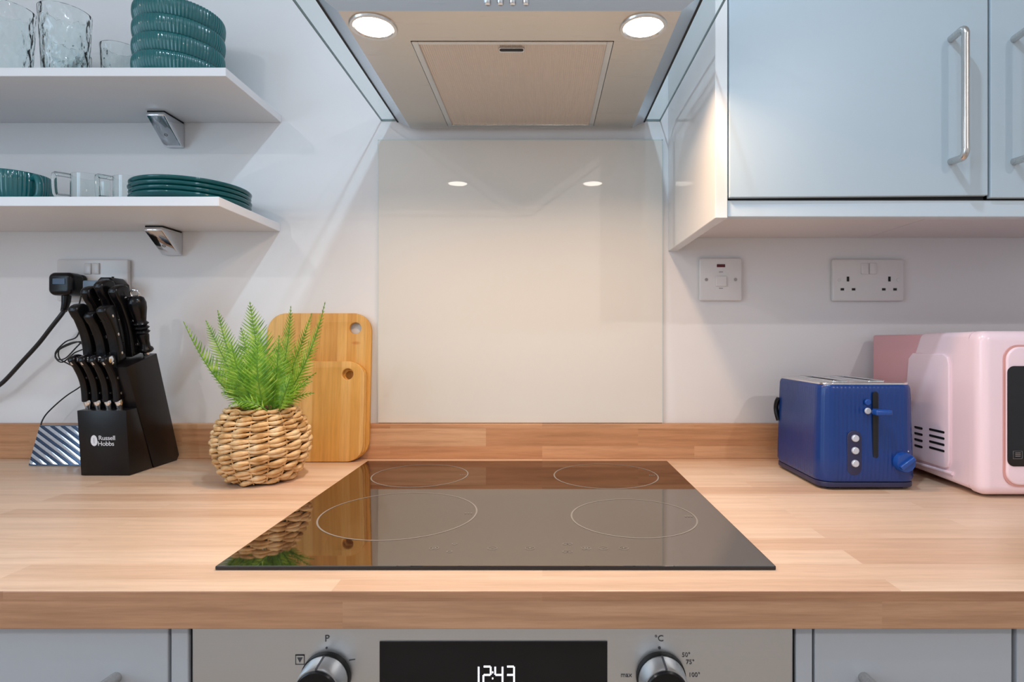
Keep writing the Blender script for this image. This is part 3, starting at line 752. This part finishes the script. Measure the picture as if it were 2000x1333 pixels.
# ------------------------------------------------------------------ mirrored wedge beside the knife block
t = thing('mirrored_wedge_stand', 'small shiny wedge with slanting mirrored stripes left of the knife block', 'ornament', P(-0.92,1.105,TOP))
wx0, wx1 = -0.986, -0.838
prof = [(1.088,TOP+.0006),(1.150,TOP+.0006),(1.150,TOP+.010),(1.122,TOP+.0745),(1.112,TOP+.0745)]
bm = bmesh.new(); prism(bm, [P(wx0,d,z) for d,z in prof], (wx1-wx0,0,0))
obj('wedge_body', bm, M['greyplastic'], t)
a0 = P(wx0,1.0875,TOP+.002); up_ = (P(wx0,1.1115,TOP+.074)-a0); ux = Vector((wx1-wx0,0,0))
nrm = ux.cross(up_).normalized()
if nrm.y > 0: nrm = -nrm
uh = up_.normalized(); H_=up_.length; W_=ux.length; xh = ux.normalized()
def clip_poly(poly, x0,x1,y0,y1):
    def cl(p, ins, inter):
        o=[]
        for i in range(len(p)):
            a_,b_=p[i-1],p[i]
            if ins(b_):
                if not ins(a_): o.append(inter(a_,b_))
                o.append(b_)
            elif ins(a_): o.append(inter(a_,b_))
        return o
    def ix(c): return lambda a_,b_: (c, a_[1]+(b_[1]-a_[1])*(c-a_[0])/(b_[0]-a_[0]))
    def iy(c): return lambda a_,b_: (a_[0]+(b_[0]-a_[0])*(c-a_[1])/(b_[1]-a_[1]), c)
    p=cl(poly,lambda q:q[0]>=x0,ix(x0)); p=cl(p,lambda q:q[0]<=x1,ix(x1)) if p else p
    p=cl(p,lambda q:q[1]>=y0,iy(y0)) if p else p; p=cl(p,lambda q:q[1]<=y1,iy(y1)) if p else p
    return p
k = -4
bmS = bmesh.new()
stripes = []
while k < 18:
    off = 0.004+k*0.0128; sl = -0.62
    # stripe: y = off + sl*x + ...
    poly = [(-.01, off-sl*.01), (W_+.01, off+sl*(W_+.01)), (W_+.01, off+sl*(W_+.01)+.0072), (-.01, off-sl*.01+.0072)]
    q = clip_poly(poly, .001, W_-.001, .001, H_-.001)
    if len(q) >= 3:
        bm = bmesh.new(); tilt = 0.10*(1 if k%2 else -1)
        prism(bm, [a0+xh*x+uh*y+nrm*0.0002 for x,y in q], nrm*0.0022)
        bmesh.ops.recalc_face_normals(bm, faces=bm.faces)
        bmesh.ops.bevel(bm, geom=list(bm.edges), offset=0.0009, segments=2, profile=0.5, affect='EDGES')
        obj('mirror_stripe', bm, M['mirror_strip'], t, True, 0.5)
    k += 1
obj('backing_plate', (lambda b: (prism(b,[a0+xh*x+uh*y for x,y in ((0,0),(W_,0),(W_,H_),(0,H_))], nrm*0.0004), b)[1])(bmesh.new()), M['wedge_back'], t)

# ------------------------------------------------------------------ knife block and knives
KX0, KX1 = -0.823, -0.735
t = thing('knife_block', 'black wooden knife block with a white maker mark and a low front box', 'knife block', P(-0.78,1.05,TOP))
slab = [(1.072,TOP+.0005),(1.140,TOP+.0005),(1.147,TOP+.010),(1.080,-0.0246),(1.001,-0.048)]
bm = bmesh.new(); prism(bm, [P(KX0+.001,d,z) for d,z in slab], (KX1-KX0-.001,0,0))
bmesh.ops.recalc_face_normals(bm, faces=bm.faces)
bmesh.ops.bevel(bm, geom=list(bm.edges), offset=0.0012, segments=2, profile=0.5, affect='EDGES')
obj('slanted_block', bm, M['blockwood'], t, True, 0.5)
low = [(1.0105,TOP+.0005),(1.071,TOP+.0005),(1.0295,-0.1225),(1.0015,-0.1245)]
bm = bmesh.new(); prism(bm, [P(KX0,d,z) for d,z in low], (KX1-KX0-.001,0,0))
bmesh.ops.recalc_face_normals(bm, faces=bm.faces)
bmesh.ops.bevel(bm, geom=list(bm.edges), offset=0.001, segments=2, profile=0.5, affect='EDGES')
obj('front_box', bm, M['blockwood'], t, True, 0.5)
# maker mark printed on the sloping front face
fa = P(KX0,1.0105,TOP); fb = P(KX0,1.0015,-0.1245); fdir=(fb-fa).normalized(); fn = Vector((1,0,0)).cross(fdir)
if fn.y>0: fn=-fn
def onface(u, v):
    # height fraction on the face for image row v
    k = (928.7-v)/(928.7-801); p = fa.lerp(fb,k); s=F/(p.y+WALL); p.x=(u-U0)/s
    m3 = Matrix((Vector((1,0,0)), fdir, fn)).transposed().to_4x4()
    return Matrix.Translation(p+fn*0.0003) @ m3
obj('maker_text', text('Russell', 0.0115, onface(209,854.6), 0.0002, spacing=0.95), M['logo'], t)
obj('maker_text', text('Hobbs', 0.0115, onface(207.2,865.8), 0.0002, spacing=0.95), M['logo'], t)
obj('maker_emblem', plate([[(.0062*math.cos(a)*(1.0 if math.sin(a)<0 else .93), .0098*math.sin(a)) for a in [2*PI*k/32 for k in range(32)]],
     [(-.0004,-.005),(.0004,-.005),(.0004,.005),(-.0004,.005)]],0.0004,0,onface(184,859.5)), M['logo'], t)

KA = Vector((0,-0.3065,0.952)).normalized(); KB = Vector((0,-0.952,-0.3065)).normalized()
def handle_knife(X, D, Z, L_, wd, th, label, kind, group, curved=0.0, base_steel=True, name='kitchen_knife', caps=False):
    t = thing(name, label, kind, P(X,D,Z), group)
    o0 = P(X,D,Z)
    def fr(s, w_): return o0 + KA*s + KB*(w_ + curved*math.sin(PI*min(1,max(0,s/L_)))*-1)
    n = 16; s0 = 0.014 if base_steel else 0.002
    prof = []
    for k in range(n+1):
        f = k/n; s = s0+(L_-s0)*f
        half = wd/2*(0.80+0.22*math.cos(PI*2*f*1.0+0.4)*0.6)
        if f > .82: half *= (1.12+0.25*(f-.82)/.18)
        prof.append((s, half))
    front_ = [fr(s, h) for s,h in prof]; back_ = [fr(s,-h) for s,h in prof]
    # rounded butt
    cap = []
    s,h = prof[-1]
    for k in range(1,6):
        a = PI/2 - PI*k/6
        cap.append(fr(s+abs(math.cos(a))*h*0.55, h*math.sin(a)))
    poly = front_ + cap + back_[::-1]
    for sx in (-1,1):
        bm = bmesh.new(); prism(bm, [p+Vector((sx*0.0008,0,0)) for p in poly], (sx*(th/2-0.0008),0,0))
        bmesh.ops.recalc_face_normals(bm, faces=bm.faces)
        outer = [e for e in bm.edges if all(abs(v.co.x-(X+sx*th/2))<1e-5 for v in e.verts)]
        bmesh.ops.bevel(bm, geom=outer, offset=min(0.0042,th*0.36), segments=3, profile=0.5, affect='EDGES')
        obj('handle_scale', bm, M['black'], t, True, 0.6)
    bm = bmesh.new(); prism(bm, [p+Vector((-0.0007,0,0)) for p in poly], (0.0014,0,0)); obj('tang', bm, M['black'], t)
    for f in (0.16,0.52,0.88):
        p = fr(s0+(L_-s0)*f, 0.0)
        for sx in (-1,1):
            mt = Matrix.Translation(p+Vector((sx*(th/2-0.0006),0,0))) @ Matrix.Rotation(sx*PI/2,4,'Y')
            bm = bmesh.new(); lathe(bm, [(0.0026,0),(0.0026,0.0009),(0.0018,0.0013)], 16, mt)
            obj('rivet', bm, M['steelp'], t, True, 0.5)
    if base_steel:
        bm = bmesh.new(); tube(bm, [fr(-0.004,0),fr(0.004,0),fr(0.010,0),fr(0.0155,0)], [0.0045,0.0055,0.0068,0.0055], 14)
        obj('bolster', bm, M['steelp'], t, True, 0.7)
    if caps:
        bm = bmesh.new(); tube(bm, [fr(L_-0.006,0),fr(L_-0.002,0),fr(L_+0.003,0),fr(L_+0.0058,0),fr(L_+0.0068,0)], [0.0118,0.0124,0.0110,0.0068,0.002], 16, flat=(Vector((1,0,0)),0.60))
        obj('end_cap', bm, M['chrome'], t, True, 0.7)
    return t
G1 = 'large knives in the slanted part of the block'
def slabZ(D): return -0.048+(D-1.001)/(1.08-1.001)*(0.0234)+0.001
for X,D,L_,wd,lab in ((-0.763,1.058,0.125,0.028,'big black handled knife in the back row next to the sharpening steel'),
                      (-0.788,1.060,0.134,0.028,'big black handled knife in the back row, tallest in the middle'),
                      (-0.811,1.056,0.124,0.027,'big black handled knife in the back row at the left side'),
                      (-0.764,1.022,0.098,0.024,'black handled knife in the middle row, rightmost'),
                      (-0.789,1.022,0.088,0.022,'black handled knife in the middle row, centre, lowest handle'),
                      (-0.812,1.022,0.100,0.024,'black handled knife in the middle row, leftmost, reaching over the cable loop')):
    handle_knife(X,D,slabZ(D)+.001,L_,wd,0.0175,lab,'knife',G1,0.004,False)
LB = ['leftmost of the four in the low front box','second from the left in the low front box','third from the left in the low front box','rightmost in the low front box, beside the block side']
for i,X in enumerate((-0.8155,-0.7975,-0.7785,-0.7595)):
    handle_knife(X,1.018,-0.1215,0.094,0.020,0.0125,'steak knife with curved dark handle, '+LB[i],'knife','steak knives in the front box',0.006,True,'steak_knife',True)
t = thing('sharpening_steel', 'sharpening steel with turned black handle and a metal ring on top', 'sharpening steel', P(-0.7445,1.066,slabZ(1.066)))
o0 = P(-0.7445,1.066,slabZ(1.066)+.001); rotm = Matrix.Translation(o0) @ (KA+Vector((0.03,0,0))).to_track_quat('Z','Y').to_matrix().to_4x4()
bm = bmesh.new(); lathe(bm, [(0.0105,0.006),(0.0130,0.009),(0.0120,0.013),(0.0088,0.016),(0.0085,0.026),(0.0100,0.038),(0.0090,0.041),(0.0128,0.045),(0.0090,0.049),(0.0130,0.053),(0.0090,0.057),(0.0132,0.061),(0.0095,0.065),(0.0115,0.075),(0.0145,0.090),(0.0150,0.100),(0.0125,0.109),(0.0060,0.113)], 32, rotm)
obj('turned_handle', bm, M['black'], t, True, 1.0)
bm = bmesh.new(); lathe(bm, [(0.0055,-0.001),(0.0065,0.006)], 24, rotm); obj('ferrule', bm, M['chrome'], t)
bm = bmesh.new(); rr=[rotm@Vector((0.0072*math.cos(a),0,0.117+0.0072*math.sin(a))) for a in [2*PI*k/24 for k in range(25)]]
tube(bm, rr, 0.0018, 8); obj('hanging_ring', bm, M['chrome'], t, True, 0.9)

# ------------------------------------------------------------------ bamboo boards against the wall
TA = math.atan2(0.0225,0.297)
def board(Xc, wd, ht, r, Db, hole, mt, label):
    th = 0.0085
    # local: x across, y up along board, z towards the camera ; pivot at bottom back edge
    base = P(Xc,Db,TOP+.0006)
    fm = Matrix.Translation(base) @ Matrix.Rotation(PI/2-TA,4,'X') @ Matrix.Translation((0,0,th/2))
    hx,hy,hr = hole
    bm = plate([rrect(-wd/2,wd/2,0.0,ht,r,10), circ(hx,hy,hr,32)], th, 0.0014, Matrix.Identity(4), 3)
    o = obj('chopping_board', bm, mt, None, True, 0.5); o.matrix_world = fm
    tag(o, label, 'chopping board', 'bamboo chopping boards leaning on the wall')
    return o
board(-0.4560, 0.2135, 0.297, 0.038, 1.1470, (0.0735,0.266,0.0118), M['bamboo'], 'largest bamboo chopping board with a round hole, rearmost against the wall')
board(-0.4350, 0.1600, 0.196, 0.030, 1.1376, (0.047,0.1705,0.009), M['bamboo'], 'middle bamboo chopping board showing only its right edge between the other two')
board(-0.4395, 0.1670, 0.199, 0.032, 1.1282, (0.0500,0.1735,0.0112), M['bamboo_small'], 'smallest pale bamboo chopping board, frontmost of the three')

# ------------------------------------------------------------------ fern in a wicker pot
FX, FD = -0.487, 0.985
t = thing('potted_fern', 'bright green fern in a round woven wicker pot', 'plant', P(FX,FD,TOP))
PH = 0.126
def prof_r(z):   # radius of the pot at height z
    f = z/PH
    return 0.0415+0.0320*math.sin(PI*min(1,max(0,(f*0.95+0.02))))**0.75
bm = bmesh.new(); NS = 15; rows = 14
for i in range(rows):
    z = 0.006+ (PH-0.012)*i/(rows-1); n = NS*12; pts=[]; rs=[]
    ph = random.uniform(-.15,.15)
    for k in range(n):
        a = 2*PI*k/n; w_ = math.cos(NS*a/2*1.0 + PI*i) if False else math.cos((NS+1)/2*a*1.0 + PI*i + 0)
        # NS+1 even -> integer number of waves
        R = prof_r(z)+0.0042*w_
        zz = z + 0.0022*math.sin((NS+1)/2*a + PI*i + 0.6) + 0.0007*math.sin(5*a+i*2.1)
        pts.append(P(FX,FD,TOP)+Vector((R*math.cos(a+ph*0.1), R*math.sin(a+ph*0.1), zz)))
        rs.append(0.0041*(0.50+0.60*max(0,w_)**0.7)*random.uniform(.93,1.07))
    pts.append(pts[0]); rs.append(rs[0])
    tube(bm, pts, rs, 8, cap=False)
    # second, thinner strand twined with the first
    pts=[]; rs=[]
    for k in range(n):
        a = 2*PI*k/n; w_ = -math.cos((NS+1)/2*a + PI*i)
        R = prof_r(z)+0.0035*w_
        zz = z + 0.0040 + 0.0016*math.sin((NS+1)/2*a + PI*i + 2.2)
        pts.append(P(FX,FD,TOP)+Vector((R*math.cos(a), R*math.sin(a), zz)))
        rs.append(0.0034*(0.6+0.45*max(0,w_)**0.7)*random.uniform(.92,1.08))
    pts.append(pts[0]); rs.append(rs[0]); tube(bm, pts, rs, 7, cap=False)
for k in range(NS+1):
    a = 2*PI*(k+0.5)/(NS+1)
    tube(bm, [P(FX,FD,TOP)+Vector(((prof_r(z))*math.cos(a),(prof_r(z))*math.sin(a),z)) for z in [0.003+(PH-.006)*j/14 for j in range(15)]], 0.0014, 6)
wk = obj('wicker_pot', bm, M['wicker'], t, True, 1.2)
bm = bmesh.new(); lathe(bm, [(0.038,0.001)]+[(prof_r(z)-0.0045,z) for z in [0.004+(PH-.02)*j/10 for j in range(11)]], 48, Matrix.Translation(P(FX,FD,TOP)))
obj('inner_liner', bm, M['soil'], wk, True, 0.8)

def frond(tip, bend, nrm, maxp, base=None, name='frond', droop=0.12, start=0.06, side=(1,1), seedv=0):
    random.seed(100+seedv)
    b = base if base is not None else P(FX+random.uniform(-.014,.014), FD+random.uniform(-.014,.014), TOP+PH-.02)
    mid = b.lerp(tip,0.5)+Vector(bend)
    N_ = 40; pts=[]
    for k in range(N_+1):
        f=k/N_; pts.append(b*(1-f)**2+mid*2*f*(1-f)+tip*f*f)
    nrm = Vector(nrm).normalized(); Ltot = sum((pts[i+1]-pts[i]).length for i in range(N_))
    bm = bmesh.new(); tube(bm, pts, [0.0011*(1-0.75*k/N_)+0.0002 for k in range(N_+1)], 6)
    st = obj('frond', bm, M['stem'], t, True, 0.9)
    bm = bmesh.new(); pairs = int(Ltot/0.0068)
    for j in range(pairs):
        f = start+(1-start)*(j+0.5)/pairs; x = f*N_; i = min(N_-1,int(x)); p = pts[i].lerp(pts[i+1], x-i)
        T_ = (pts[i+1]-pts[i]).normalized(); nn_ = (nrm-T_*nrm.dot(T_)).normalized(); S_ = T_.cross(nn_)
        env = min(1.0, 0.55+0.45*(f-start)/0.22) if f < start+0.22 else (1-(f-start-0.22)/(1-start-0.22))**0.85
        ln = maxp*env*random.uniform(.93,1.05)
        if ln < 0.002: ln = 0.002
        for sg in (-1,1):
            l_ = ln*side[0 if sg<0 else 1]
            ang = math.radians(58-14*f+random.uniform(-4,4))
            d = (T_*math.cos(ang)+S_*sg*math.sin(ang)).normalized()
            m_ = max(3,int(l_/0.0021)); perp = (T_-d*T_.dot(d)).normalized()
            hmax = min(0.0046, 0.0014+l_*0.085); prev=None; ctr=[]
            for q in range(m_+1):
                g = q/m_; ctr.append(p+d*l_*g - nn_*(droop*l_*g*g) + T_*(0.12*l_*g*g))
            cv=[]
            for q in range(m_+1):
                g=q/m_; h_=0.0009*(1-g)+0.00015
                cv.append((bm.verts.new(ctr[q]+perp*h_), bm.verts.new(ctr[q]+nn_*0.0003), bm.verts.new(ctr[q]-perp*h_)))
            for q in range(m_):
                bm.faces.new((cv[q][0],cv[q+1][0],cv[q+1][1],cv[q][1])); bm.faces.new((cv[q][1],cv[q+1][1],cv[q+1][2],cv[q][2]))
                g=(q+0.5)/m_; hl = hmax*((1-g)**0.7)*(0.75+0.25*math.sin(PI*min(1,g*3)))
                cm = ctr[q].lerp(ctr[q+1],0.5); du=(ctr[q+1]-ctr[q])
                for sd_ in (0,2):
                    e_ = perp if sd_==0 else -perp
                    tipv = bm.verts.new(cm+e_*hl+du*0.75-nn_*0.0005)
                    shv = bm.verts.new(cm+e_*hl*0.75-du*0.10-nn_*0.0003)
                    bm.faces.new((cv[q][sd_],cv[q+1][sd_],tipv,shv))
    obj('leaflets', bm, M['leaf'], st, False)
CAM = (0.25,-1,0.25)
B = lambda u,v,d: px(u,v,d)
FR = [ # tip, bend, normal, max pinna, side factors
 (B(488,590,.945),(0.006,-.02,0.0),(0.25,-1,0.15),0.052,(1,1),(528,806,.965)),
 (B(358,628,.935),(-.006,-.01,-.028),(0.5,-.8,0.5),0.040,(0.18,1),(492,806,.985)),
 (B(425,606,1.00),(-.016,0,0.002),(0.3,-1,0.3),0.040,(0.55,1),(497,806,1.00)),
 (B(402,626,1.05),(-.010,0,0.012),(0.1,-1,0.5),0.034,(1,1),(492,806,1.01)),
 (B(568,598,1.01),(0.014,0,0.0),(-.25,-1,0.2),0.042,(1,0.75),(530,806,1.0)),
 (B(635,590,.965),(0.018,0,-.024),(-.35,-1,0.2),0.036,(1,0.75),(535,806,.985)),
 (B(609,612,1.04),(0.006,0,-.004),(-.2,-1,0.3),0.036,(1,0.9),(533,806,1.01)),
 (B(470,640,1.05),(0.0,0.01,0.0),(0,-1,0.3),0.044,(1,1),(505,806,1.01)),
 (B(545,655,.93),(0.010,-.012,0.0),(-.1,-1,0.35),0.042,(1,1),(530,806,.96)),
 (B(452,668,.93),(-.006,-.02,0.0),(0.2,-1,0.45),0.044,(1,1),(508,806,.96)),
 (B(432,768,.94),(0.0,-.01,0.022),(0.0,-.8,0.9),0.026,(1,1),(500,806,.975)),
 (B(446,794,.915),(0.0,-.006,0.024),(0.0,-.9,0.7),0.021,(1,1),(522,803,.94)),
 (B(610,745,.95),(0.0,-.01,0.012),(0.0,-.9,0.8),0.022,(1,1),(535,803,.96)),
 (B(614,768,.99),(0.0,0,0.014),(0.0,-.9,0.8),0.020,(1,1),(540,803,.99)),
 (B(618,728,1.03),(0.0,0,0.010),(0.0,-1,0.6),0.018,(1,1),(538,803,1.0)),
 (B(570,730,.92),(0.004,-.01,0.0),(-.2,-1,0.4),0.030,(1,1),(545,803,.95)),
 (B(505,660,.925),(-.004,-.02,0.0),(0.1,-1,0.3),0.045,(1,1),(518,804,.95)),
]
for i,(tip,bend,nr,mp_,sd,bs) in enumerate(FR):
    frond(tip, bend, nr, mp_, base=B(*bs), side=sd, seedv=i)
random.seed(11)

# ------------------------------------------------------------------ toaster
t = thing('toaster', 'navy blue ribbed toaster with a lever, dial and three silver buttons', 'toaster', P(0.53,1.01,TOP))
tx0,tx1,td0,td1 = 0.451,0.604,0.9145,1.092
TH = 0.170
def ring_pts(x0,x1,d0,d1,r,z,ribamp):
    """perimeter with vertical ribs"""
    pts=[]; per=[]
    segs = 14
    corners = ((x1-r,d1-r,0),(x0+r,d1-r,PI/2),(x0+r,d0+r,PI),(x1-r,d0+r,1.5*PI))
    raw=[]
    for ci,(cx,cy,a0) in enumerate(corners):
        for k in range(segs+1):
            a=a0+PI/2*k/segs; raw.append((cx+r*math.cos(a),cy+r*math.sin(a),math.cos(a),math.sin(a)))
        nx = corners[(ci+1)%4]; an = a0+PI/2
        ex,ey = cx+r*math.cos(an), cy+r*math.sin(an); sx_,sy_ = nx[0]+r*math.cos(nx[2]), nx[1]+r*math.sin(nx[2])
        for k in range(1,60): f=k/60; raw.append((ex+(sx_-ex)*f, ey+(sy_-ey)*f, math.cos(an), math.sin(an)))
    s=0; out=[]
    for i,(x,y,nx_,ny_) in enumerate(raw):
        if i: s += math.hypot(x-raw[i-1][0], y-raw[i-1][1])
        k = ribamp*(0.5+0.5*math.cos(2*PI*s/0.0066))
        out.append(P(x+nx_*k, y+ny_*k, z))
    return out
bm = bmesh.new(); rings=[]
for z,g,rb in ((0.012,-0.004,0),(0.014,0.002,0.0),(0.020,0.0035,0.0010),(0.05,0.0030,0.0011),(0.10,0.0015,0.0011),(0.150,0.0,0.0011),(0.163,-0.0005,0.0009),(0.168,-0.0012,0.0),(0.170,-0.0030,0.0)):
    rings.append([bm.verts.new(p) for p in ring_pts(tx0-g,tx1+g,td0-g,td1+g,0.022+g,TOP+z,rb)])
for i in range(len(rings)-1):
    n=len(rings[0])
    for k in range(n): bm.faces.new((rings[i][k],rings[i][(k+1)%n],rings[i+1][(k+1)%n],rings[i+1][k]))
bm.faces.new(rings[0]); bm.faces.new(rings[-1])
obj('body', bm, M['navy'], t, True, 0.8)
tc = (tx0+tx1)/2; tdc=(td0+td1)/2
obj('top_plate', plate([rrect(-(tx1-tx0)/2+.003,(tx1-tx0)/2-.003,-(td1-td0)/2+.003,(td1-td0)/2-.003,0.018)],0.004,0.0012,Matrix.Translation(P(tc,tdc,TOP+TH+.001)),3), M['steelp'], t, True, 0.6)
for sx in (-.030,.030):
    so = obj('bread_slot', plate([rrect(sx-.014,sx+.014,-.060,.070,.004),rrect(sx-.0125,sx+.0125,-.0585,.0685,.003)],0.003,0,Matrix.Translation(P(tc,tdc,TOP+TH+.0035))), M['chrome'], t)
    obj('slot_opening', boxD(tc+sx-.0125,tc+sx+.0125,tdc-.0585,tdc+.0685,TOP+TH+.0026,TOP+TH+.0034), M['gap'], so)
obj('base_skirt', plate([rrect(-(tx1-tx0)/2-.002,(tx1-tx0)/2+.002,-(td1-td0)/2-.002,(td1-td0)/2+.002,0.022)],0.008,0.001,Matrix.Translation(P(tc,tdc,TOP+.0085))), M['navybase'], t, True, 0.6)
for sx in (-1,1):
    for sd in (-1,1):
        X=tc+sx*.052; D=tdc+sd*.066
        obj('foot', boxD(X-.011,X+.011,D-.012,D+.010,TOP+.0003,TOP+.007,0.001,1), M['navybase'], t)
TF = td0-.0018   # front plane
def tf(u, v): return (u-U0)*TF/F, (V0-v)*TF/F
x,z = tf(1709,829)
sl = obj('lever_slot', plate([rrect(-.0042,.0042,-.0545,.0525,.004)],0.002,0.0003,front(x,TF-.001,z)), M['gap'], t)
x2,z2 = tf(1707,803)
lp = [(x2-.004,z2+.005),(x2+.018,z2+.006),(x2+.020,z2+.001),(x2+.016,z2-.005),(x2-.003,z2-.004)]
bm = bmesh.new(); prism(bm, [P(a_,TF-.001,b_) for a_,b_ in [(x2-.003,z2-.004),(x2+.003,z2-.004),(x2+.003,z2+.004),(x2-.003,z2+.004)]], (0,-.012,0))
lv = obj('lever', bm, M['navy2'], t)
bm = boxD(x2-.012,x2+.014,TF-.028,TF-.012,z2-.0045,z2+.0045,0.003,3); obj('lever_paddle', bm, M['navy2'], lv, True, 0.6)
x,z = tf(1667,885)
bp_ = obj('button_strip', plate([rrect(-.0115,.0115,-.036,.036,.0112)],0.003,0.001,front(x,TF-.0012,z)), M['navybase'], t, True, 0.6)
for v in (856,880,905):
    x,z = tf(1668,v); bm = bmesh.new(); lathe(bm,[(0.0058,0),(0.0056,0.003),(0.0045,0.004)],24,front(x,TF-.0025,z)); bt = obj('button', bm, M['icon'], bp_, True, 0.6)
for v in (786,803):
    x,z = tf(1694,v); bm = bmesh.new(); lathe(bm,[(0.0052,0),(0.0048,0.002),(0.004,0.0026)],24,front(x,TF-.0008,z)); obj('button', bm, M['icon'] if v>790 else M['navy2'], t, True, 0.6)
x,z = tf(1762,902)
fm = front(x,TF-.0005,z)
bm = bmesh.new(); lathe(bm,[(0.0160,0),(0.0155,0.009),(0.0145,0.011)],40,fm); dl_ = obj('browning_dial', bm, M['navy2'], t, True, 0.6)
fm2 = fm @ Matrix.Rotation(math.radians(38),4,'Z')
bm = bmesh.new(); box(bm,-.0135,.0135,-.0036,.0036,.010,.0165,.0016,3); bm.transform(fm2); obj('dial_grip', bm, M['navy2'], dl_, True, 0.6)
for k,a in enumerate((20,60,100,140,180,220,320)):
    a_=math.radians(a); bm = plate([circ(0.0190*math.cos(a_),0.0190*math.sin(a_),0.0011,12)],0.0006,0,front(x,TF-.0006,z)); obj('dial_mark', bm, M['icon'], t)
# cord bump at the rear left
bm = bmesh.new(); tube(bm,smooth_pts([P(tx0-.002,1.075,TOP+.090),P(tx0-.0045,1.078,TOP+.102),P(tx0-.005,1.08,TOP+.113),P(tx0-.0045,1.078,TOP+.124),P(tx0-.002,1.075,TOP+.132)],4),0.0045,10)
obj('rear_cord', bm, M['black'], t, True, 0.9)

# ------------------------------------------------------------------ microwave
t = thing('microwave', 'pink microwave oven standing at the right end of the worktop', 'microwave', P(0.90,1.0,TOP))
mx0, mx1 = 0.669, 1.120
MB = -0.2345; MT = 0.0135
prof = [(0.888,MB),(0.888,MT),(1.005,MT-.001),(1.048,-0.079),(1.10,MB+.006)]
bm = bmesh.new(); prism(bm, [P(mx0,d,z) for d,z in prof], (mx1-mx0,0,0))
bmesh.ops.recalc_face_normals(bm, faces=bm.faces)
es = [e for e in bm.edges if not all(abs(v.co.y-W(0.888))<1e-5 for v in e.verts)]
bmesh.ops.bevel(bm, geom=es, offset=0.009, segments=5, profile=0.5, affect='EDGES')
obj('side_shell', bm, M['pink'], t, True, 0.6)
obj('rear_casing', boxD(mx0+.002,mx1-.002,0.99,1.1500,MB+.004,0.0103,0.004,3), M['pinkrear'], t, True, 0.6)
bm = boxD(mx0-.001,mx1+.001,0.862,0.8868,TOP+.0035,MT+.0008,0.0,1)
es = [e for e in bm.edges if not all(v.co.y > W(0.885) for v in e.verts)]
bmesh.ops.bevel(bm, geom=es, offset=0.016, segments=7, profile=0.5, affect='EDGES')
fr_ = obj('front_frame', bm, M['pink'], t, True, 0.7)
# side panel relief and vents, lying on the left side (facing -X)
def sidem(D, Z, X=mx0): # local x -> towards camera?  x right as seen from the left side
    return Matrix.Translation(P(X,D,Z)) @ Matrix.Rotation(-PI/2,4,'Z') @ Matrix.Rotation(PI/2,4,'X')
def sD(u): return 0.669*F/(u-U0)
pd0 = sD(1857); pd1 = sD(1776)
pz1 = (V0-692)*pd0/F; pz0 = (V0-918)*pd0/F
pc = (pd0+pd1)/2; hw_=(pd1-pd0)/2
so_ = plate([[(-hw_-0.012,pz0),(hw_-.012,pz0),(hw_-.004,pz0+.003),(hw_,pz0+.012),(hw_,pz1-.018),(hw_-.004,pz1-.005),(hw_-.014,pz1),(-hw_+.014,pz1),(-hw_+.002,pz1-.01),(-hw_-.012,pz0+.06)]],0.005,0.002,sidem(pc,0,mx0-.001),3)
sp_ = obj('side_panel', so_, M['pink'], t, True, 0.7)
for (ua,ub) in ((1819,1849),(1790,1806)):
    for k in range(4):
        v_ = 840+k*12.0 - (6 if ua<1800 else 0)*1.0
        da, db = sD(ub), sD(ua); dc=(da+db)/2; zc = (V0-v_-2)*dc/F
        obj('vent_slot', plate([rrect(-(db-da)/2,(db-da)/2,-.0019,.0019,.0018)],0.0012,0,sidem(dc,zc,mx0-.0034)), M['gap'], sp_)
bm = bmesh.new(); tube(bm, [P(mx0-.001,sD(1862),(V0-926)*sD(1862)/F),P(mx0-.001,sD(1790),(V0-905)*sD(1790)/F)],0.003,8); obj('lower_ridge', bm, M['pink'], t, True, 0.9)
# door with window on the front
MF = 0.862
dr = obj('door', plate([rrect(-.150,.150,-.105,.105,.020)],0.008,0.003,front(mx0+.185,MF-.001,-0.115),4), M['pink'], t, True, 0.6)
obj('door_groove', plate([rrect(-.153,.153,-.108,.108,.022),rrect(-.148,.148,-.103,.103,.019)],0.002,0.0,front(mx0+.185,MF-.0008,-0.115)), M['pinkgroove'], dr)
obj('door_window', plate([rrect(-.133,.133,-.076,.076,.010)],0.002,0.0005,front(mx0+.168,MF-.0053,-0.115)), M['mwglass'], dr)
bm = bmesh.new(); x_,z_ = (1987-U0)*.856/F, (V0-889)*.856/F
obj('printed_mark', join([plate([[(-.007,-.006),(.007,-.006),(.007,.006),(-.007,.006)],[(-.0066,-.0056),(.0066,-.0056),(.0066,.0056),(-.0066,.0056)]],0.0003,0,front(x_,MF-.0066,z_))]+[plate([[(-.0035,dz),(.0045,dz),(.0045,dz+.001),(-.0035,dz+.001)]],0.0003,0,front(x_,MF-.0066,z_)) for dz in (-.0025,0,.0025)]), M['screw'], dr)
bm.free()
obj('control_panel', plate([rrect(-.032,.032,-.105,.105,.012)],0.006,0.002,front(mx0+.400,MF-.001,-0.115),3), M['pink'], t, True, 0.6)
for dz in (-0.055,0.03):
    bm = bmesh.new(); lathe(bm,[(0.022,0),(0.021,0.016),(0.018,0.018)],32,front(mx0+.400,MF-.004,-0.115+dz)); obj('dial', bm, M['steelp'], t, True, 0.6)
for X in (mx0+.03,mx1-.03):
    for D in (0.90,1.12):
        bm = bmesh.new(); lathe(bm,[(0.010,TOP+.0003),(0.012,MB+.0045)],20,Matrix.Translation((X,W(D),CZ))); obj('foot', bm, M['blackmat'], t)
